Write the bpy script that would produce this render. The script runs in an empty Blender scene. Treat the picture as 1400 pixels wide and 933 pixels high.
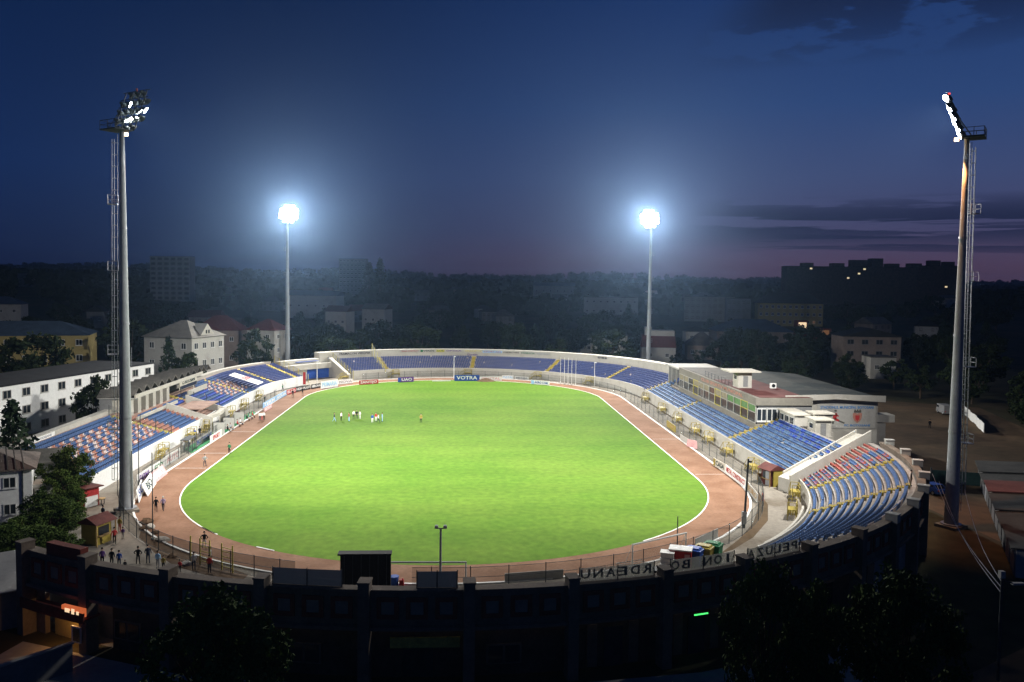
import bpy, math, random
from mathutils import Vector, Matrix
R = random.Random(11)
SC = bpy.context.scene
COL = SC.collection
PI = math.pi
rad = math.radians
# ------------------------------------------------------------------ camera and sightings
CAM_H, FPX, PITCH, YAW, ROLL = 28.7, 1136.0, math.atan(61 / 1136.0), math.atan(71 / 1136.0), .0128
def _ray(X, Y):
    X -= 700.0; Y -= 446.0
    c, s = math.cos(ROLL), math.sin(ROLL)
    a, b = (X * c + Y * s) / FPX, (X * s - Y * c) / FPX
    f = math.cos(PITCH) + b * math.sin(PITCH); u = -math.sin(PITCH) + b * math.cos(PITCH)
    return a * math.cos(YAW) + f * math.sin(YAW), -a * math.sin(YAW) + f * math.cos(YAW), u
def G(X, Y, z=0.0):                       # photo point -> point on the level z
    x, y, u = _ray(X, Y); t = (z - CAM_H) / u
    return x * t, y * t
def A(X, Y, d):                           # photo point -> point at distance d along the pitch
    x, y, u = _ray(X, Y); t = d / y
    return x * t, d, CAM_H + u * t
cam = bpy.data.cameras.new('camera'); cam.sensor_width = 36; cam.lens = 36 * FPX / 1400
cam.shift_y = -20.5 / 1400; cam.clip_start = .5; cam.clip_end = 20000
camo = bpy.data.objects.new('camera', cam); COL.objects.link(camo); SC.camera = camo
camo.matrix_world = (Matrix.Translation((0, 0, CAM_H)) @ Matrix.Rotation(-YAW, 4, 'Z') @ Matrix.Rotation(PI / 2 - PITCH, 4, 'X') @ Matrix.Rotation(ROLL, 4, 'Z'))

# ------------------------------------------------------------------ materials
def _n(nt, t, **k):
    n = nt.nodes.new(t)
    for a, v in k.items(): setattr(n, a, v)
    return n
def mat(name, col, rough=.8, var=.18, scale=1.2, metal=0, bump=0, emit=None, estr=0, col2=None, thr=(.35, .65), randv=0, spec=.1, fine=9.0):
    m = bpy.data.materials.new(name); m.use_nodes = True; nt = m.node_tree
    b = nt.nodes['Principled BSDF']; L = nt.links.new
    b.inputs['Roughness'].default_value = rough; b.inputs['Metallic'].default_value = metal
    b.inputs['Specular IOR Level'].default_value = spec
    tc = _n(nt, 'ShaderNodeNewGeometry')
    n1 = _n(nt, 'ShaderNodeTexNoise'); n1.inputs['Scale'].default_value = scale; n1.inputs['Detail'].default_value = 6
    n1.inputs['Roughness'].default_value = .62
    L(tc.outputs['Position'], n1.inputs['Vector'])
    r = _n(nt, 'ShaderNodeValToRGB'); e = r.color_ramp.elements
    c2 = col2 or tuple(min(1, c * (1 + var)) for c in col)
    c1 = col if col2 else tuple(c * (1 - var) for c in col)
    e[0].position, e[1].position = thr; e[0].color = (*c1, 1); e[1].color = (*c2, 1)
    L(n1.outputs['Fac'], r.inputs['Fac'])
    n2 = _n(nt, 'ShaderNodeTexNoise'); n2.inputs['Scale'].default_value = scale * fine; n2.inputs['Detail'].default_value = 3
    L(tc.outputs['Position'], n2.inputs['Vector'])
    mr = _n(nt, 'ShaderNodeMapRange'); mr.inputs['From Min'].default_value = .3; mr.inputs['From Max'].default_value = .7
    mr.inputs['To Min'].default_value = 1 - var * .6; mr.inputs['To Max'].default_value = 1 + var * .6
    L(n2.outputs['Fac'], mr.inputs['Value'])
    fac = mr.outputs['Result']
    if randv:
        oi = _n(nt, 'ShaderNodeObjectInfo'); m2 = _n(nt, 'ShaderNodeMapRange')
        m2.inputs['To Min'].default_value = 1 - randv; m2.inputs['To Max'].default_value = 1 + randv
        L(oi.outputs['Random'], m2.inputs['Value'])
        mm = _n(nt, 'ShaderNodeMath', operation='MULTIPLY'); L(fac, mm.inputs[0]); L(m2.outputs['Result'], mm.inputs[1]); fac = mm.outputs[0]
    mx = _n(nt, 'ShaderNodeVectorMath', operation='SCALE'); L(r.outputs['Color'], mx.inputs[0]); L(fac, mx.inputs['Scale'])
    L(mx.outputs[0], b.inputs['Base Color'])
    if bump:
        bp = _n(nt, 'ShaderNodeBump'); bp.inputs['Strength'].default_value = bump; bp.inputs['Distance'].default_value = .1
        L(n2.outputs['Fac'], bp.inputs['Height']); L(bp.outputs['Normal'], b.inputs['Normal'])
    if emit:
        b.inputs['Emission Color'].default_value = (*emit, 1); b.inputs['Emission Strength'].default_value = estr
        m.cycles.emission_sampling = 'NONE'
    return m
def netting(name, col, alpha):
    m = mat(name, col, .9); nt = m.node_tree; b = nt.nodes['Principled BSDF']; b.inputs['Alpha'].default_value = alpha
    return m
M = {}
def mk(k, *a, **kw): M[k] = mat(k, *a, **kw)
mk('white_wall', (.46, .44, .39), .85, .08, .5, col2=(.35, .325, .27), thr=(.48, .8))
mk('cream_wall', (.52, .49, .42), .9, .1, .4, col2=(.40, .37, .32), thr=(.5, .8))
mk('plaster', (.40, .39, .36), .9, .1, .35, col2=(.30, .285, .26), thr=(.5, .75))
mk('cream_far', (.30, .275, .23), .9, .12, .3)
mk('blind_tan', (.25, .22, .15), .8, .2, 2)
mk('blind_green', (.12, .22, .09), .8, .2, 2)
mk('grey_plaster', (.20, .20, .20), .9, .15, .4)
mk('yellow_wall', (.34, .27, .11), .9, .12, .3)
mk('pink_wall', (.25, .20, .17), .9, .12, .3)
mk('slate_cloth', (.075, .09, .13), .9, .2, 1)
mk('ribbed_roof', (.13, .105, .09), .85, .25, 2)
mk('panel_grey', (.24, .21, .17), .9, .15, 1)
mk('beige_wall', (.215, .20, .17), .9, .1, .4)
mk('banner_blue', (.05, .19, .45), .6, .1, 2)
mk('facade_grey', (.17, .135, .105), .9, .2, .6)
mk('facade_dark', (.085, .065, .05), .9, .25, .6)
mk('terracotta', (.20, .052, .038), .85, .2, .8)
mk('concrete', (.36, .34, .30), .9, .14, .25, bump=.15)
mk('terrace', (.34, .31, .28), .9, .15, .8)
mk('terrace_left', (.36, .24, .19), .9, .18, .8)
mk('apron', (.235, .21, .175), .92, .2, .12, col2=(.15, .125, .095), thr=(.48, .64), bump=.2, fine=14)
mk('white_paint', (.75, .75, .72), .7, .06, 2)
mk('yellow', (.30, .235, .05), .5, .15, 1.5)
mk('yellow_old', (.52, .44, .10), .7, .25, 2)
mk('red', (.42, .04, .04), .6, .12, 2)
mk('red_paint', (.38, .11, .09), .75, .2, 2)
mk('brown_roof', (.10, .032, .027), .7, .2, 1)
mk('shed_roof', (.05, .05, .047), .9, .22, .5, col2=(.075, .072, .066))
mk('grey_roof', (.085, .082, .072), .85, .22, .5, col2=(.14, .13, .115))
mk('blue_roof', (.05, .075, .11), .8, .2, .3)
mk('dark_roof', (.020, .021, .023), .85, .2, .4)
mk('hall_roof', (.022, .030, .030), .8, .25, .12, col2=(.055, .058, .052), thr=(.45, .55))
mk('red_roof', (.12, .045, .04), .85, .2, .4)
mk('glass', (.02, .025, .03), .08, .1, 1, spec=.5)
mk('frame_white', (.62, .62, .60), .6, .05, 2)
mk('lamp_housing', (.07, .085, .085), .6, .2, 2)
mk('steel', (.40, .41, .43), .45, .12, 1.0, metal=.6, col2=(.30, .31, .34))
mk('galvanised', (.36, .38, .40), .6, .12, .25, metal=.1)
mk('dark_steel', (.05, .055, .06), .6, .2, 2)
mk('black', (.012, .012, .014), .7, .2, 3)
mk('blue_seat', (.075, .135, .28), .45, .18, 2.5, randv=.1)
mk('blue_seat_far', (.055, .08, .21), .45, .2, 1.5)
mk('bright_seat', (.045, .09, .38), .4, .12, 2)
mk('sky_seat', (.12, .20, .34), .45, .16, 1.5)
mk('orange_seat', (.42, .20, .15), .5, .2, 2)
mk('pale_seat', (.56, .48, .46), .5, .1, 2)
mk('blue', (.03, .08, .32), .5, .15, 2)
mk('sky_blue', (.30, .50, .72), .6, .1, 2)
mk('green', (.03, .16, .07), .6, .15, 2)
mk('turf_mat', (.05, .22, .09), .9, .2, 2)
mk('purple', (.12, .05, .22), .6, .15, 2)
mk('pink_sheet', (.62, .36, .36), .7, .15, 2)
mk('cloth_dark', (.028, .034, .055), .9, .2, 1)
mk('teal_dark', (.02, .045, .045), .8, .2, 1)
mk('wood', (.34, .23, .10), .8, .2, 2)
mk('soil', (.10, .065, .04), .95, .35, .2, bump=.4)
mk('foliage', (.012, .021, .008), .95, .35, .35, col2=(.026, .038, .013), randv=.3)
mk('foliage_near', (.034, .062, .013), .95, .4, .6, col2=(.085, .125, .026), thr=(.4, .62), randv=.2)
mk('foliage_pine', (.012, .025, .012), .85, .3, .5, col2=(.028, .045, .022), randv=.2)
mk('bark', (.07, .05, .035), .95, .3, 2)
mk('skin', (.45, .28, .20), .6, .05, 5)
mk('hair', (.02, .014, .01), .7, .1, 5)
mk('lens_off', (.5, .52, .55), .2, .05, 5)
M['lens_on'] = mat('lens_on', (.8, .8, .8), .3, 0, 5, emit=(.88, .95, 1), estr=45)
M['lens_warm'] = mat('lens_warm', (.8, .7, .5), .3, 0, 5, emit=(1, .62, .28), estr=8)
M['beacon_red'] = mat('beacon_red', (.5, .05, .03), .3, 0, 5, emit=(1, .06, .04), estr=2.2)
M['neon_green'] = mat('neon_green', (.1, .5, .2), .3, 0, 5, emit=(.08, 1, .18), estr=1.6)
M['lit_window'] = mat('lit_window', (.5, .4, .2), .3, 0, 5, emit=(1, .78, .45), estr=.9)
M['lit_dim'] = mat('lit_dim', (.4, .25, .12), .3, .1, 5, emit=(1, .42, .15), estr=.12)
M['sign_lit'] = mat('sign_lit', (.5, .1, .06), .4, 0, 5, emit=(1, .22, .07), estr=.5)
M['white_lit'] = mat('white_lit', (.7, .6, .5), .4, 0, 5, emit=(1, .7, .42), estr=1.0)
M['fence_net'] = netting('fence_net', (.10, .12, .11), .26)
M['fence_dark'] = netting('fence_dark', (.03, .035, .035), .5)
M['cage_net'] = netting('cage_net', (.30, .30, .24), .38)
M['banner_net'] = netting('banner_net', (.40, .40, .37), .6)
def see_through(key, tr, clear):
    nt = M[key].node_tree; b = nt.nodes['Principled BSDF']; b.inputs['Alpha'].default_value = 1
    t = _n(nt, 'ShaderNodeBsdfTranslucent'); t.inputs['Color'].default_value = (*tr, 1); p = _n(nt, 'ShaderNodeBsdfTransparent')
    m1 = _n(nt, 'ShaderNodeMixShader'); m2 = _n(nt, 'ShaderNodeMixShader'); m1.inputs[0].default_value = .5; m2.inputs[0].default_value = clear
    L = nt.links.new; L(b.outputs[0], m1.inputs[1]); L(t.outputs[0], m1.inputs[2]); L(m1.outputs[0], m2.inputs[1]); L(p.outputs[0], m2.inputs[2]); L(m2.outputs[0], nt.nodes['Material Output'].inputs['Surface'])
see_through('banner_net', (.20, .20, .185), .45)
see_through('slate_cloth', (.085, .105, .15), .08)
def grass_mat():
    m = mat('pitch_grass', (.074, .160, .012), .95, .15, .045, col2=(.108, .190, .020), thr=(.36, .64), fine=22, spec=.08)
    nt = m.node_tree; L = nt.links.new; b = nt.nodes['Principled BSDF']
    src = b.inputs['Base Color'].links[0].from_socket
    g = _n(nt, 'ShaderNodeNewGeometry'); sp = _n(nt, 'ShaderNodeSeparateXYZ'); L(g.outputs['Position'], sp.inputs[0])
    # mowing bands across the pitch, broken up by worn patches
    nz = _n(nt, 'ShaderNodeTexNoise'); nz.inputs['Scale'].default_value = .09; L(g.outputs['Position'], nz.inputs['Vector'])
    ml = _n(nt, 'ShaderNodeMath', operation='MULTIPLY_ADD'); L(nz.outputs['Fac'], ml.inputs[0]); ml.inputs[1].default_value = 1.5; L(sp.outputs['Y'], ml.inputs[2])
    sn = _n(nt, 'ShaderNodeMath', operation='MULTIPLY'); L(ml.outputs[0], sn.inputs[0]); sn.inputs[1].default_value = 2 * PI / 10.6
    si = _n(nt, 'ShaderNodeMath', operation='SINE'); L(sn.outputs[0], si.inputs[0])
    mr = _n(nt, 'ShaderNodeMapRange'); mr.inputs['From Min'].default_value = -.5; mr.inputs['From Max'].default_value = .5
    mr.inputs['To Min'].default_value = .965; mr.inputs['To Max'].default_value = 1.035; L(si.outputs[0], mr.inputs['Value'])
    mp = _n(nt, 'ShaderNodeMapping'); mp.inputs['Scale'].default_value = (1.3, 1.0, 1); L(g.outputs['Position'], mp.inputs['Vector'])
    n3 = _n(nt, 'ShaderNodeTexNoise'); n3.inputs['Scale'].default_value = .9; n3.inputs['Detail'].default_value = 7; L(mp.outputs[0], n3.inputs['Vector'])
    m3 = _n(nt, 'ShaderNodeMapRange'); m3.inputs['From Min'].default_value = .32; m3.inputs['From Max'].default_value = .68
    m3.inputs['To Min'].default_value = .86; m3.inputs['To Max'].default_value = 1.11; L(n3.outputs['Fac'], m3.inputs['Value'])
    mu = _n(nt, 'ShaderNodeMath', operation='MULTIPLY'); L(mr.outputs[0], mu.inputs[0]); L(m3.outputs[0], mu.inputs[1])
    sc = _n(nt, 'ShaderNodeVectorMath', operation='SCALE'); L(src, sc.inputs[0]); L(mu.outputs[0], sc.inputs['Scale'])
    L(sc.outputs[0], b.inputs['Base Color'])
    return m
M['pitch_grass'] = grass_mat()
M['track'] = mat('track', (.175, .088, .048), .92, .2, .22, col2=(.235, .13, .08), thr=(.38, .62), fine=12, spec=.15)
M['ground'] = mat('ground', (.035, .038, .018), .95, .35, .05, col2=(.07, .055, .03), spec=.1)
M['dirt'] = mat('dirt', (.13, .085, .05), .95, .25, .07, col2=(.085, .06, .035), thr=(.4, .6), spec=.1, bump=.3)
M['asphalt'] = mat('asphalt', (.05, .05, .052), .9, .2, .3)
M['hills'] = mat('hills', (.03, .04, .02), .95, .3, .01)

# ------------------------------------------------------------------ mesh building
class MB:
    def __init__(s): s.v, s.f, s.m = [], [], []
    def add(s, vs, fs, mi=0):
        o = len(s.v); s.v += [tuple(v) for v in vs]
        for f in fs: s.f.append(tuple(o + i for i in f)); s.m.append(mi)
        return s
    def box(s, c, d, rz=0, mi=0, tx=1, ty=1):
        x, y, z = d[0] / 2, d[1] / 2, d[2] / 2; cs, sn = math.cos(rz), math.sin(rz); vs = []
        for zz, kx, ky in ((-z, 1, 1), (z, tx, ty)):
            for a, b in ((-x, -y), (x, -y), (x, y), (-x, y)):
                a *= kx; b *= ky; vs.append((c[0] + a * cs - b * sn, c[1] + a * sn + b * cs, c[2] + zz))
        return s.add(vs, [(3, 2, 1, 0), (4, 5, 6, 7), (0, 1, 5, 4), (1, 2, 6, 5), (2, 3, 7, 6), (3, 0, 4, 7)], mi)
    def prism(s, pts, z0, z1, mi=0):
        n = len(pts); vs = [(*p, z0) for p in pts] + [(*p, z1) for p in pts]
        return s.add(vs, [tuple(range(n - 1, -1, -1)), tuple(range(n, 2 * n))] + [(i, (i + 1) % n, n + (i + 1) % n, n + i) for i in range(n)], mi)
    def poly(s, pts, mi=0): return s.add(pts, [tuple(range(len(pts)))], mi)
    def tube(s, p0, p1, r0, r1=None, n=6, mi=0):
        r1 = r0 if r1 is None else r1; p0, p1 = Vector(p0), Vector(p1); d = (p1 - p0).normalized()
        a = d.orthogonal().normalized(); b = d.cross(a); vs = []
        for p, r in ((p0, r0), (p1, r1)):
            for i in range(n):
                t = 2 * PI * i / n; vs.append(p + (a * math.cos(t) + b * math.sin(t)) * r)
        return s.add(vs, [(i, (i + 1) % n, n + (i + 1) % n, n + i) for i in range(n)] + [tuple(range(n - 1, -1, -1)), tuple(range(n, 2 * n))], mi)
    def sweep(s, prof, frames, mi=0, closed=False):
        # prof: closed loop of (outward, height); frames: (x, y, nx, ny)
        n, k = len(prof), len(frames); vs = [(x + nx * r, y + ny * r, z) for x, y, nx, ny in frames for r, z in prof]; fs = []
        for j in range(k if closed else k - 1):
            a, b = j * n, (j + 1) % k * n
            for i in range(n):
                i2 = (i + 1) % n; fs.append((a + i, b + i, b + i2, a + i2))
        if not closed: fs += [tuple(range(n)), tuple(range((k - 1) * n + n - 1, (k - 1) * n - 1, -1))]
        return s.add(vs, fs, mi)
    def build(s, name, mats, parent=None, world=False, smooth=False, cat=None, label=None, kind=None, group=None, loc=None, rz=0):
        me = bpy.data.meshes.new(name); vs = s.v
        if world and parent is not None:
            px, py, pz = parent.location; c, sn = math.cos(-parent.rotation_euler.z), math.sin(-parent.rotation_euler.z)
            vs = [((x - px) * c - (y - py) * sn, (x - px) * sn + (y - py) * c, z - pz) for x, y, z in vs]
        me.from_pydata(vs, [], s.f)
        for m in (mats if isinstance(mats, (list, tuple)) else [mats]): me.materials.append(M[m] if isinstance(m, str) else m)
        me.polygons.foreach_set('material_index', s.m)
        if smooth: me.polygons.foreach_set('use_smooth', [True] * len(s.f))
        me.update()
        return link(name, me, parent, cat, label, kind, group, loc, rz)
def link(name, me, parent=None, cat=None, label=None, kind=None, group=None, loc=None, rz=0):
    o = bpy.data.objects.new(name, me); COL.objects.link(o)
    if parent is not None: o.parent = parent
    if loc: o.location = loc
    if rz: o.rotation_euler = (0, 0, rz)
    for k, v in (('label', label), ('category', cat), ('kind', kind), ('group', group)):
        if v: o[k] = v
    return o
def thing(name, label, cat, loc=(0, 0, 0), rz=0, group=None):
    return link(name, None, None, cat, label, None, group, loc, rz)
KIDS = {}
def dup(root, loc, rz=0, sc=None, label=None, group=None):
    if root.name not in KIDS:
        KIDS[root.name] = [(c, [(g, []) for g in c.children]) for c in root.children]
    r = root.copy(); COL.objects.link(r); r.location = loc; r.rotation_euler = (0, 0, rz)
    if sc: r.scale = sc
    if label: r['label'] = label
    if group: r['group'] = group
    for c, gs in KIDS[root.name]:
        cc = c.copy(); COL.objects.link(cc); cc.parent = r
        for g, _ in gs:
            gg = g.copy(); COL.objects.link(gg); gg.parent = cc
    return r
def lettering(body, size, m, parent, loc, rot=(PI / 2, 0, 0), width=None, name='lettering', extrude=.012):
    cu = bpy.data.curves.new('lettering', 'FONT'); cu.body = body; cu.size = size; cu.align_x = 'CENTER'; cu.align_y = 'CENTER'
    cu.extrude = extrude; cu.resolution_u = 2; cu.offset = size * .02
    t = bpy.data.objects.new('tmp', cu); COL.objects.link(t)
    dg = bpy.context.evaluated_depsgraph_get(); me = bpy.data.meshes.new_from_object(t.evaluated_get(dg))
    bpy.data.objects.remove(t); bpy.data.curves.remove(cu)
    me.materials.clear(); me.materials.append(M[m])
    o = link(name, me, parent, loc=loc); o.rotation_euler = rot
    if width:
        xs = [v.co.x for v in me.vertices]; w = max(xs) - min(xs); o.scale = (width / w, 1, 1)
    return o
ORD = 'first second third fourth fifth sixth seventh eighth ninth tenth eleventh twelfth thirteenth'.split()

# ------------------------------------------------------------------ the oval
XC, YN, YF = -1.2, 119.0, 203.0
def bend(c, a0, a1, step=3.0):
    n = max(2, int(abs(a1 - a0) / step) + 1)
    return [(XC, c, math.cos(rad(a0 + (a1 - a0) * i / n)), math.sin(rad(a0 + (a1 - a0) * i / n))) for i in range(n + 1)]
def straight(y0, y1, sx, step=6.0):
    n = max(1, int(abs(y1 - y0) / step)); return [(XC, y0 + (y1 - y0) * i / n, sx, 0) for i in range(n + 1)]
def oval(step=4.0):
    return straight(YN, YF, 1)[:-1] + bend(YF, 0, 180, step)[:-1] + straight(YF, YN, -1)[:-1] + bend(YN, 180, 360, step)[:-1]
def P(fr, r, z=None):
    p = (fr[0] + fr[2] * r, fr[1] + fr[3] * r); return p if z is None else (*p, z)
def along(frames, r, gap):                # points every gap metres along a swept line, with the outward direction
    out, acc = [], gap / 2
    for a, b in zip(frames, frames[1:]):
        pa, pb = Vector(P(a, r)), Vector(P(b, r)); l = (pb - pa).length; d = acc
        while d < l:
            t = d / l; q = pa.lerp(pb, t); nx, ny = a[2] + (b[2] - a[2]) * t, a[3] + (b[3] - a[3]) * t
            out.append((q.x, q.y, math.atan2(ny, nx))); d += gap
        acc = d - l
    return out
def smooth(a, b, x):
    t = max(0, min(1, (x - a) / (b - a))); return t * t * (3 - 2 * t)
def T(x, y):
    r = math.hypot(x, y - 150)
    h = 14 * smooth(190, 700, r) + 27 * smooth(900, 3000, r) + 9 * smooth(120, 500, -x) * smooth(170, 500, r)
    h += smooth(300, 900, r) * (3 * math.sin(x * .007 + 1) * math.cos(y * .006) + smooth(1200, 3000, r) * 7 * math.sin(math.atan2(y, x) * 23 + 1))
    return h * smooth(-100, 200, y)

# ------------------------------------------------------------------ ground
def ground():
    rs = [0, 40, 80, 120, 160, 185, 210, 240, 280, 330, 400, 480, 580, 700, 850, 1000, 1250, 1500, 1800, 2200, 2600, 3000, 3500, 4000]
    n = 120; mb = MB(); vs = [(0, 150, 0)]
    for r in rs[1:]:
        for i in range(n):
            a = 2 * PI * i / n; x, y = r * math.cos(a), 150 + r * math.sin(a); vs.append((x, y, T(x, y)))
    fs = [(0, 1 + i, 1 + (i + 1) % n) for i in range(n)]
    for k in range(len(rs) - 2):
        a, b = 1 + k * n, 1 + (k + 1) * n
        fs += [(a + i, b + i, b + (i + 1) % n, a + (i + 1) % n) for i in range(n)]
    mb.add(vs, fs); mb.build('ground', 'ground', kind='structure', smooth=True)
    ov = oval(3)
    def sheet(name, r0, r1, z, m, frames=ov, closed=True):
        mb = MB(); k = len(frames); vs = []
        for f in frames: vs += [P(f, r0, z), P(f, r1, z)]
        fs = [(2 * i, 2 * i + 1, (2 * i + 3) % (2 * k), (2 * i + 2) % (2 * k)) for i in range(k if closed else k - 1)]
        mb.add(vs, fs); return mb.build(name, m, kind='structure')
    MB().poly([P(f, 36.3, .012) for f in ov]).build('playing_field', 'pitch_grass', kind='structure')
    sheet('running_track', 36.3, 41.7, .008, 'track')
    sheet('concourse', 41.7, 60.0, .004, 'apron')
    mb = MB(); mb.sweep([(36.22, .008), (36.22, .06), (36.38, .06), (36.38, .008)], ov[:int(len(ov) * .70)]); mb.sweep([(36.22, .008), (36.22, .06), (36.38, .06), (36.38, .008)], ov[int(len(ov) * .885):] + ov[:1])
    mb.sweep([(36.22, .008), (36.22, .06), (36.38, .06), (36.38, .008)], bend(YN, 219, 225)); mb.sweep([(36.22, .008), (36.22, .06), (36.38, .06), (36.38, .008)], bend(YN, 236, 240))
    mb.build('track_kerb', 'white_paint', kind='structure')
    mb = MB(); mb.sweep([(41.6, .004), (41.6, .14), (41.85, .14), (41.85, .004)], ov, closed=True); mb.build('outer_kerb', 'white_paint', kind='structure')
    mb = MB()
    for y in (126.5, 137.4, 156.8): mb.box((XC - 39.1, y, .014), (4.6, .09, .004))
    for y in (122, 150): mb.box((XC + 39.1, y, .014), (4.6, .07, .004))
    mb.build('track_markings', 'white_paint', kind='structure')
    MB().poly([(62, 62, .006), (60, 128, .006), (64, 160, .006), (76, 200, .006), (100, 205, .006), (124, 190, .006), (112, 150, .006), (88, 122, .006), (72, 95, .006), (58, 60, .006), (50, 30, .006), (22, 30, .006), (38, 58, .006), (55, 68, .006)]).build('dirt_lot', 'dirt', kind='structure')
    MB().poly([(*G(x, y), .007) for x, y in ((196, 712), (214, 716), (232, 735), (262, 757), (300, 772), (340, 786), (330, 795), (280, 786), (240, 775), (212, 757), (190, 735))]).build('bare_soil', 'soil', kind='structure')
    MB().poly([(*G(x, y), .007) for x, y in ((1036, 672), (1050, 690), (1050, 712), (1030, 735), (1002, 752), (985, 757), (1010, 738), (1030, 715), (1036, 695))]).build('bare_soil', 'dirt', kind='structure')
    MB().poly([(-70, 20, .006), (22, 30, .006), (50, 30, .006), (60, 0, .006), (-70, -5, .006)]).build('street', 'asphalt', kind='structure')
    MB().poly([(-45, 20, .004), (-34, 66, .004), (-20, 60, .004), (0, 56.5, .004), (18, 59, .004), (33, 64, .004), (22, 30, .004)]).build('pavement', 'concrete', kind='structure')
ground()
# ------------------------------------------------------------------ seating bowls
def seat_mesh(key):
    mb = MB(); mb.box((0, -.02, .32), (.42, .34, .05)); mb.box((0, .16, .48), (.42, .05, .28), tx=.92); mb.box((0, .06, .15), (.10, .2, .29)); return mb
SEAT = {}
def seat_data(key):
    if key not in SEAT:
        o = seat_mesh(key).build('seat', key); SEAT[key] = o.data; bpy.data.objects.remove(o)
    return SEAT[key]
def at_len(frames, s, r=47.0):
    acc = 0
    for a, b in zip(frames, frames[1:]):
        l = (Vector(P(a, r)) - Vector(P(b, r))).length
        if acc + l >= s:
            t = (s - acc) / l; return tuple(a[i] + (b[i] - a[i]) * t for i in range(4))
        acc += l
    return frames[-1]
def stand(label, frames, r0, h0, rows, run, rise, rim, aisles, seatfn, front=.45, tmat='terrace', amat='yellow', back=None, aw=1.0, wm='white_wall'):
    loc = P(frames[len(frames) // 2], r0, 0); t = thing('grandstand', label, 'grandstand', loc)
    prof = [(r0, 0), (r0, h0)]
    for i in range(rows):
        z = h0 + i * rise; prof += [(r0 + (i + 1) * run, z), (r0 + (i + 1) * run, z + rise)]
    r1, h1 = r0 + rows * run, h0 + rows * rise
    prof += [(r1 + .9, h1), (r1 + .9, 0)]
    MB().sweep(prof, frames).build('terrace', tmat, t, True)
    MB().sweep([(r0 - .22, .004), (r0 - .22, h0 + front), (r0 - .02, h0 + front), (r0 - .02, .004)], frames).build('front_wall', wm, t, True)
    if rim:
        (ra, rb, za, zb) = rim
        MB().sweep([(ra, za), (ra, zb - .12), (ra - .06, zb - .12), (ra - .06, zb), (rb, zb), (rb, za)], frames).build('rim_wall', 'white_wall', t, True)
    for fr in aisles:
        mb = MB(); rz = math.atan2(fr[3], fr[2]) + PI / 2
        for i in range(rows):
            z = h0 + i * rise
            for dz, dr in ((.05, .25), (rise / 2 + .05, .68)):
                mb.box((*P(fr, r0 + i * run + dr * run), z + dz), (aw, run * .5, .1 if dz < .1 else rise + .1 - .1), rz)
        mb.build('aisle', amat, t, True)
    mats = sorted(SEATKEYS); seats = []
    for i in range(rows):
        r = r0 + i * run + .5 * run; pts = along(frames, r, .53)
        ap = [P(f, r) for f in aisles]
        for k, (x, y, a) in enumerate(pts):
            if any((x - p[0]) ** 2 + (y - p[1]) ** 2 < (aw * .5 + .3) ** 2 for p in ap): continue
            key = seatfn(i, k, len(pts), x, y)
            if key: seats.append((x, y, h0 + i * rise, a, key))
    seats.sort(key=lambda s: s[0] ** 2 + s[1] ** 2)
    for x, y, z, a, key in seats[:100]:
        o = link('seat', seat_data(key), t); o.location = (x - loc[0], y - loc[1], z - loc[2]); o.rotation_euler = (0, 0, a - PI / 2)
    mb = MB(); proto = seat_mesh('x')
    for x, y, z, a, key in seats[100:]:
        c, s = math.cos(a - PI / 2), math.sin(a - PI / 2); mi = mats.index(key)
        if R.random() < .006: continue
        mb.add([(x + vx * c - vy * s, y + vx * s + vy * c, z + vz) for vx, vy, vz in proto.v], proto.f, mi)
    o = mb.build('seats', mats, t, True, kind='stuff')
    return t
SEATKEYS = ['blue_seat', 'blue_seat_far', 'bright_seat', 'sky_seat', 'orange_seat', 'pale_seat', 'red_paint']
far_fr = bend(YF, 1.0, 129, 2.5)
stand_far = stand('long curved bowl of dark blue seats round the far bend under the advert panels', far_fr, 47.2, 2.0, 9, .95, .35, (57.2, 59.6, 0, 7.25),
      [bend(YF, a, a + 1)[0] for a in (29, 56, 84.2, 115)], lambda i, k, n, x, y: 'pale_seat' if R.random() < .004 else 'blue_seat_far')
def left_seat(i, k, n, x, y):
    if 143 < y < 170:
        if 157.5 < y < 168.5 and i < 7: return None
        if i > 8: return None
        return ('bright_seat' if y > 168 - 0 or (i % 2 and y > 156) else 'blue_seat') if (int(y) // 3) % 4 else 'orange_seat'
    if 170 <= y < 184:
        if i > 9: return None
        return 'bright_seat' if i % 2 else 'blue_seat'
    if y >= 200: return 'blue_seat_far'
    if i in (0, 1) or i >= 10: return 'blue_seat'
    g = (k // 3 + i // 2) % 2
    if g and R.random() < .85: return 'blue_seat'
    return 'pale_seat' if (k + i) % 4 in (1, 2) else 'orange_seat'
left_fr = straight(YF, 111, -1, 4)[::-1]
left_fr = [(XC, y, -1, 0) for y in (111, 115, 119)] + straight(119, YF, -1, 4)[1:][::1]
left_fr = left_fr + bend(YF, 180, 150, 2.5)[1:]
lf = lambda y: (XC, y, -1, 0)
stand_left = stand('straight bank of seats in a blue, orange and white chequered pattern before white offices', left_fr, 47.0, 2.0, 12, .875, .26, (58.7, 59.9, 0, 5.75),
      [lf(143.2), lf(169.6), lf(194), bend(YF, 166, 167)[0], bend(YF, 153, 154)[0]], left_seat, wm='white_paint', tmat='terrace_left', amat='yellow_old')
rf = lambda y: (XC, y, 1, 0)
right_fr = straight(114.5, YF - .6, 1, 6)
def right_seat(i, k, n, x, y):
    if 138.5 < y < 197.5 and i > 4: return None
    return 'bright_seat' if i > 6 and R.random() < .5 else ('sky_seat' if R.random() < (.85 if i % 2 else .3) else 'blue_seat')
stand_right = stand('straight bank of long pale blue seat rows below the glass fronted lounge', right_fr, 47.2, 2.0, 10, .90, .36, None,
      [rf(202.2), rf(172), rf(139.3)], right_seat, aw=.8)
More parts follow.
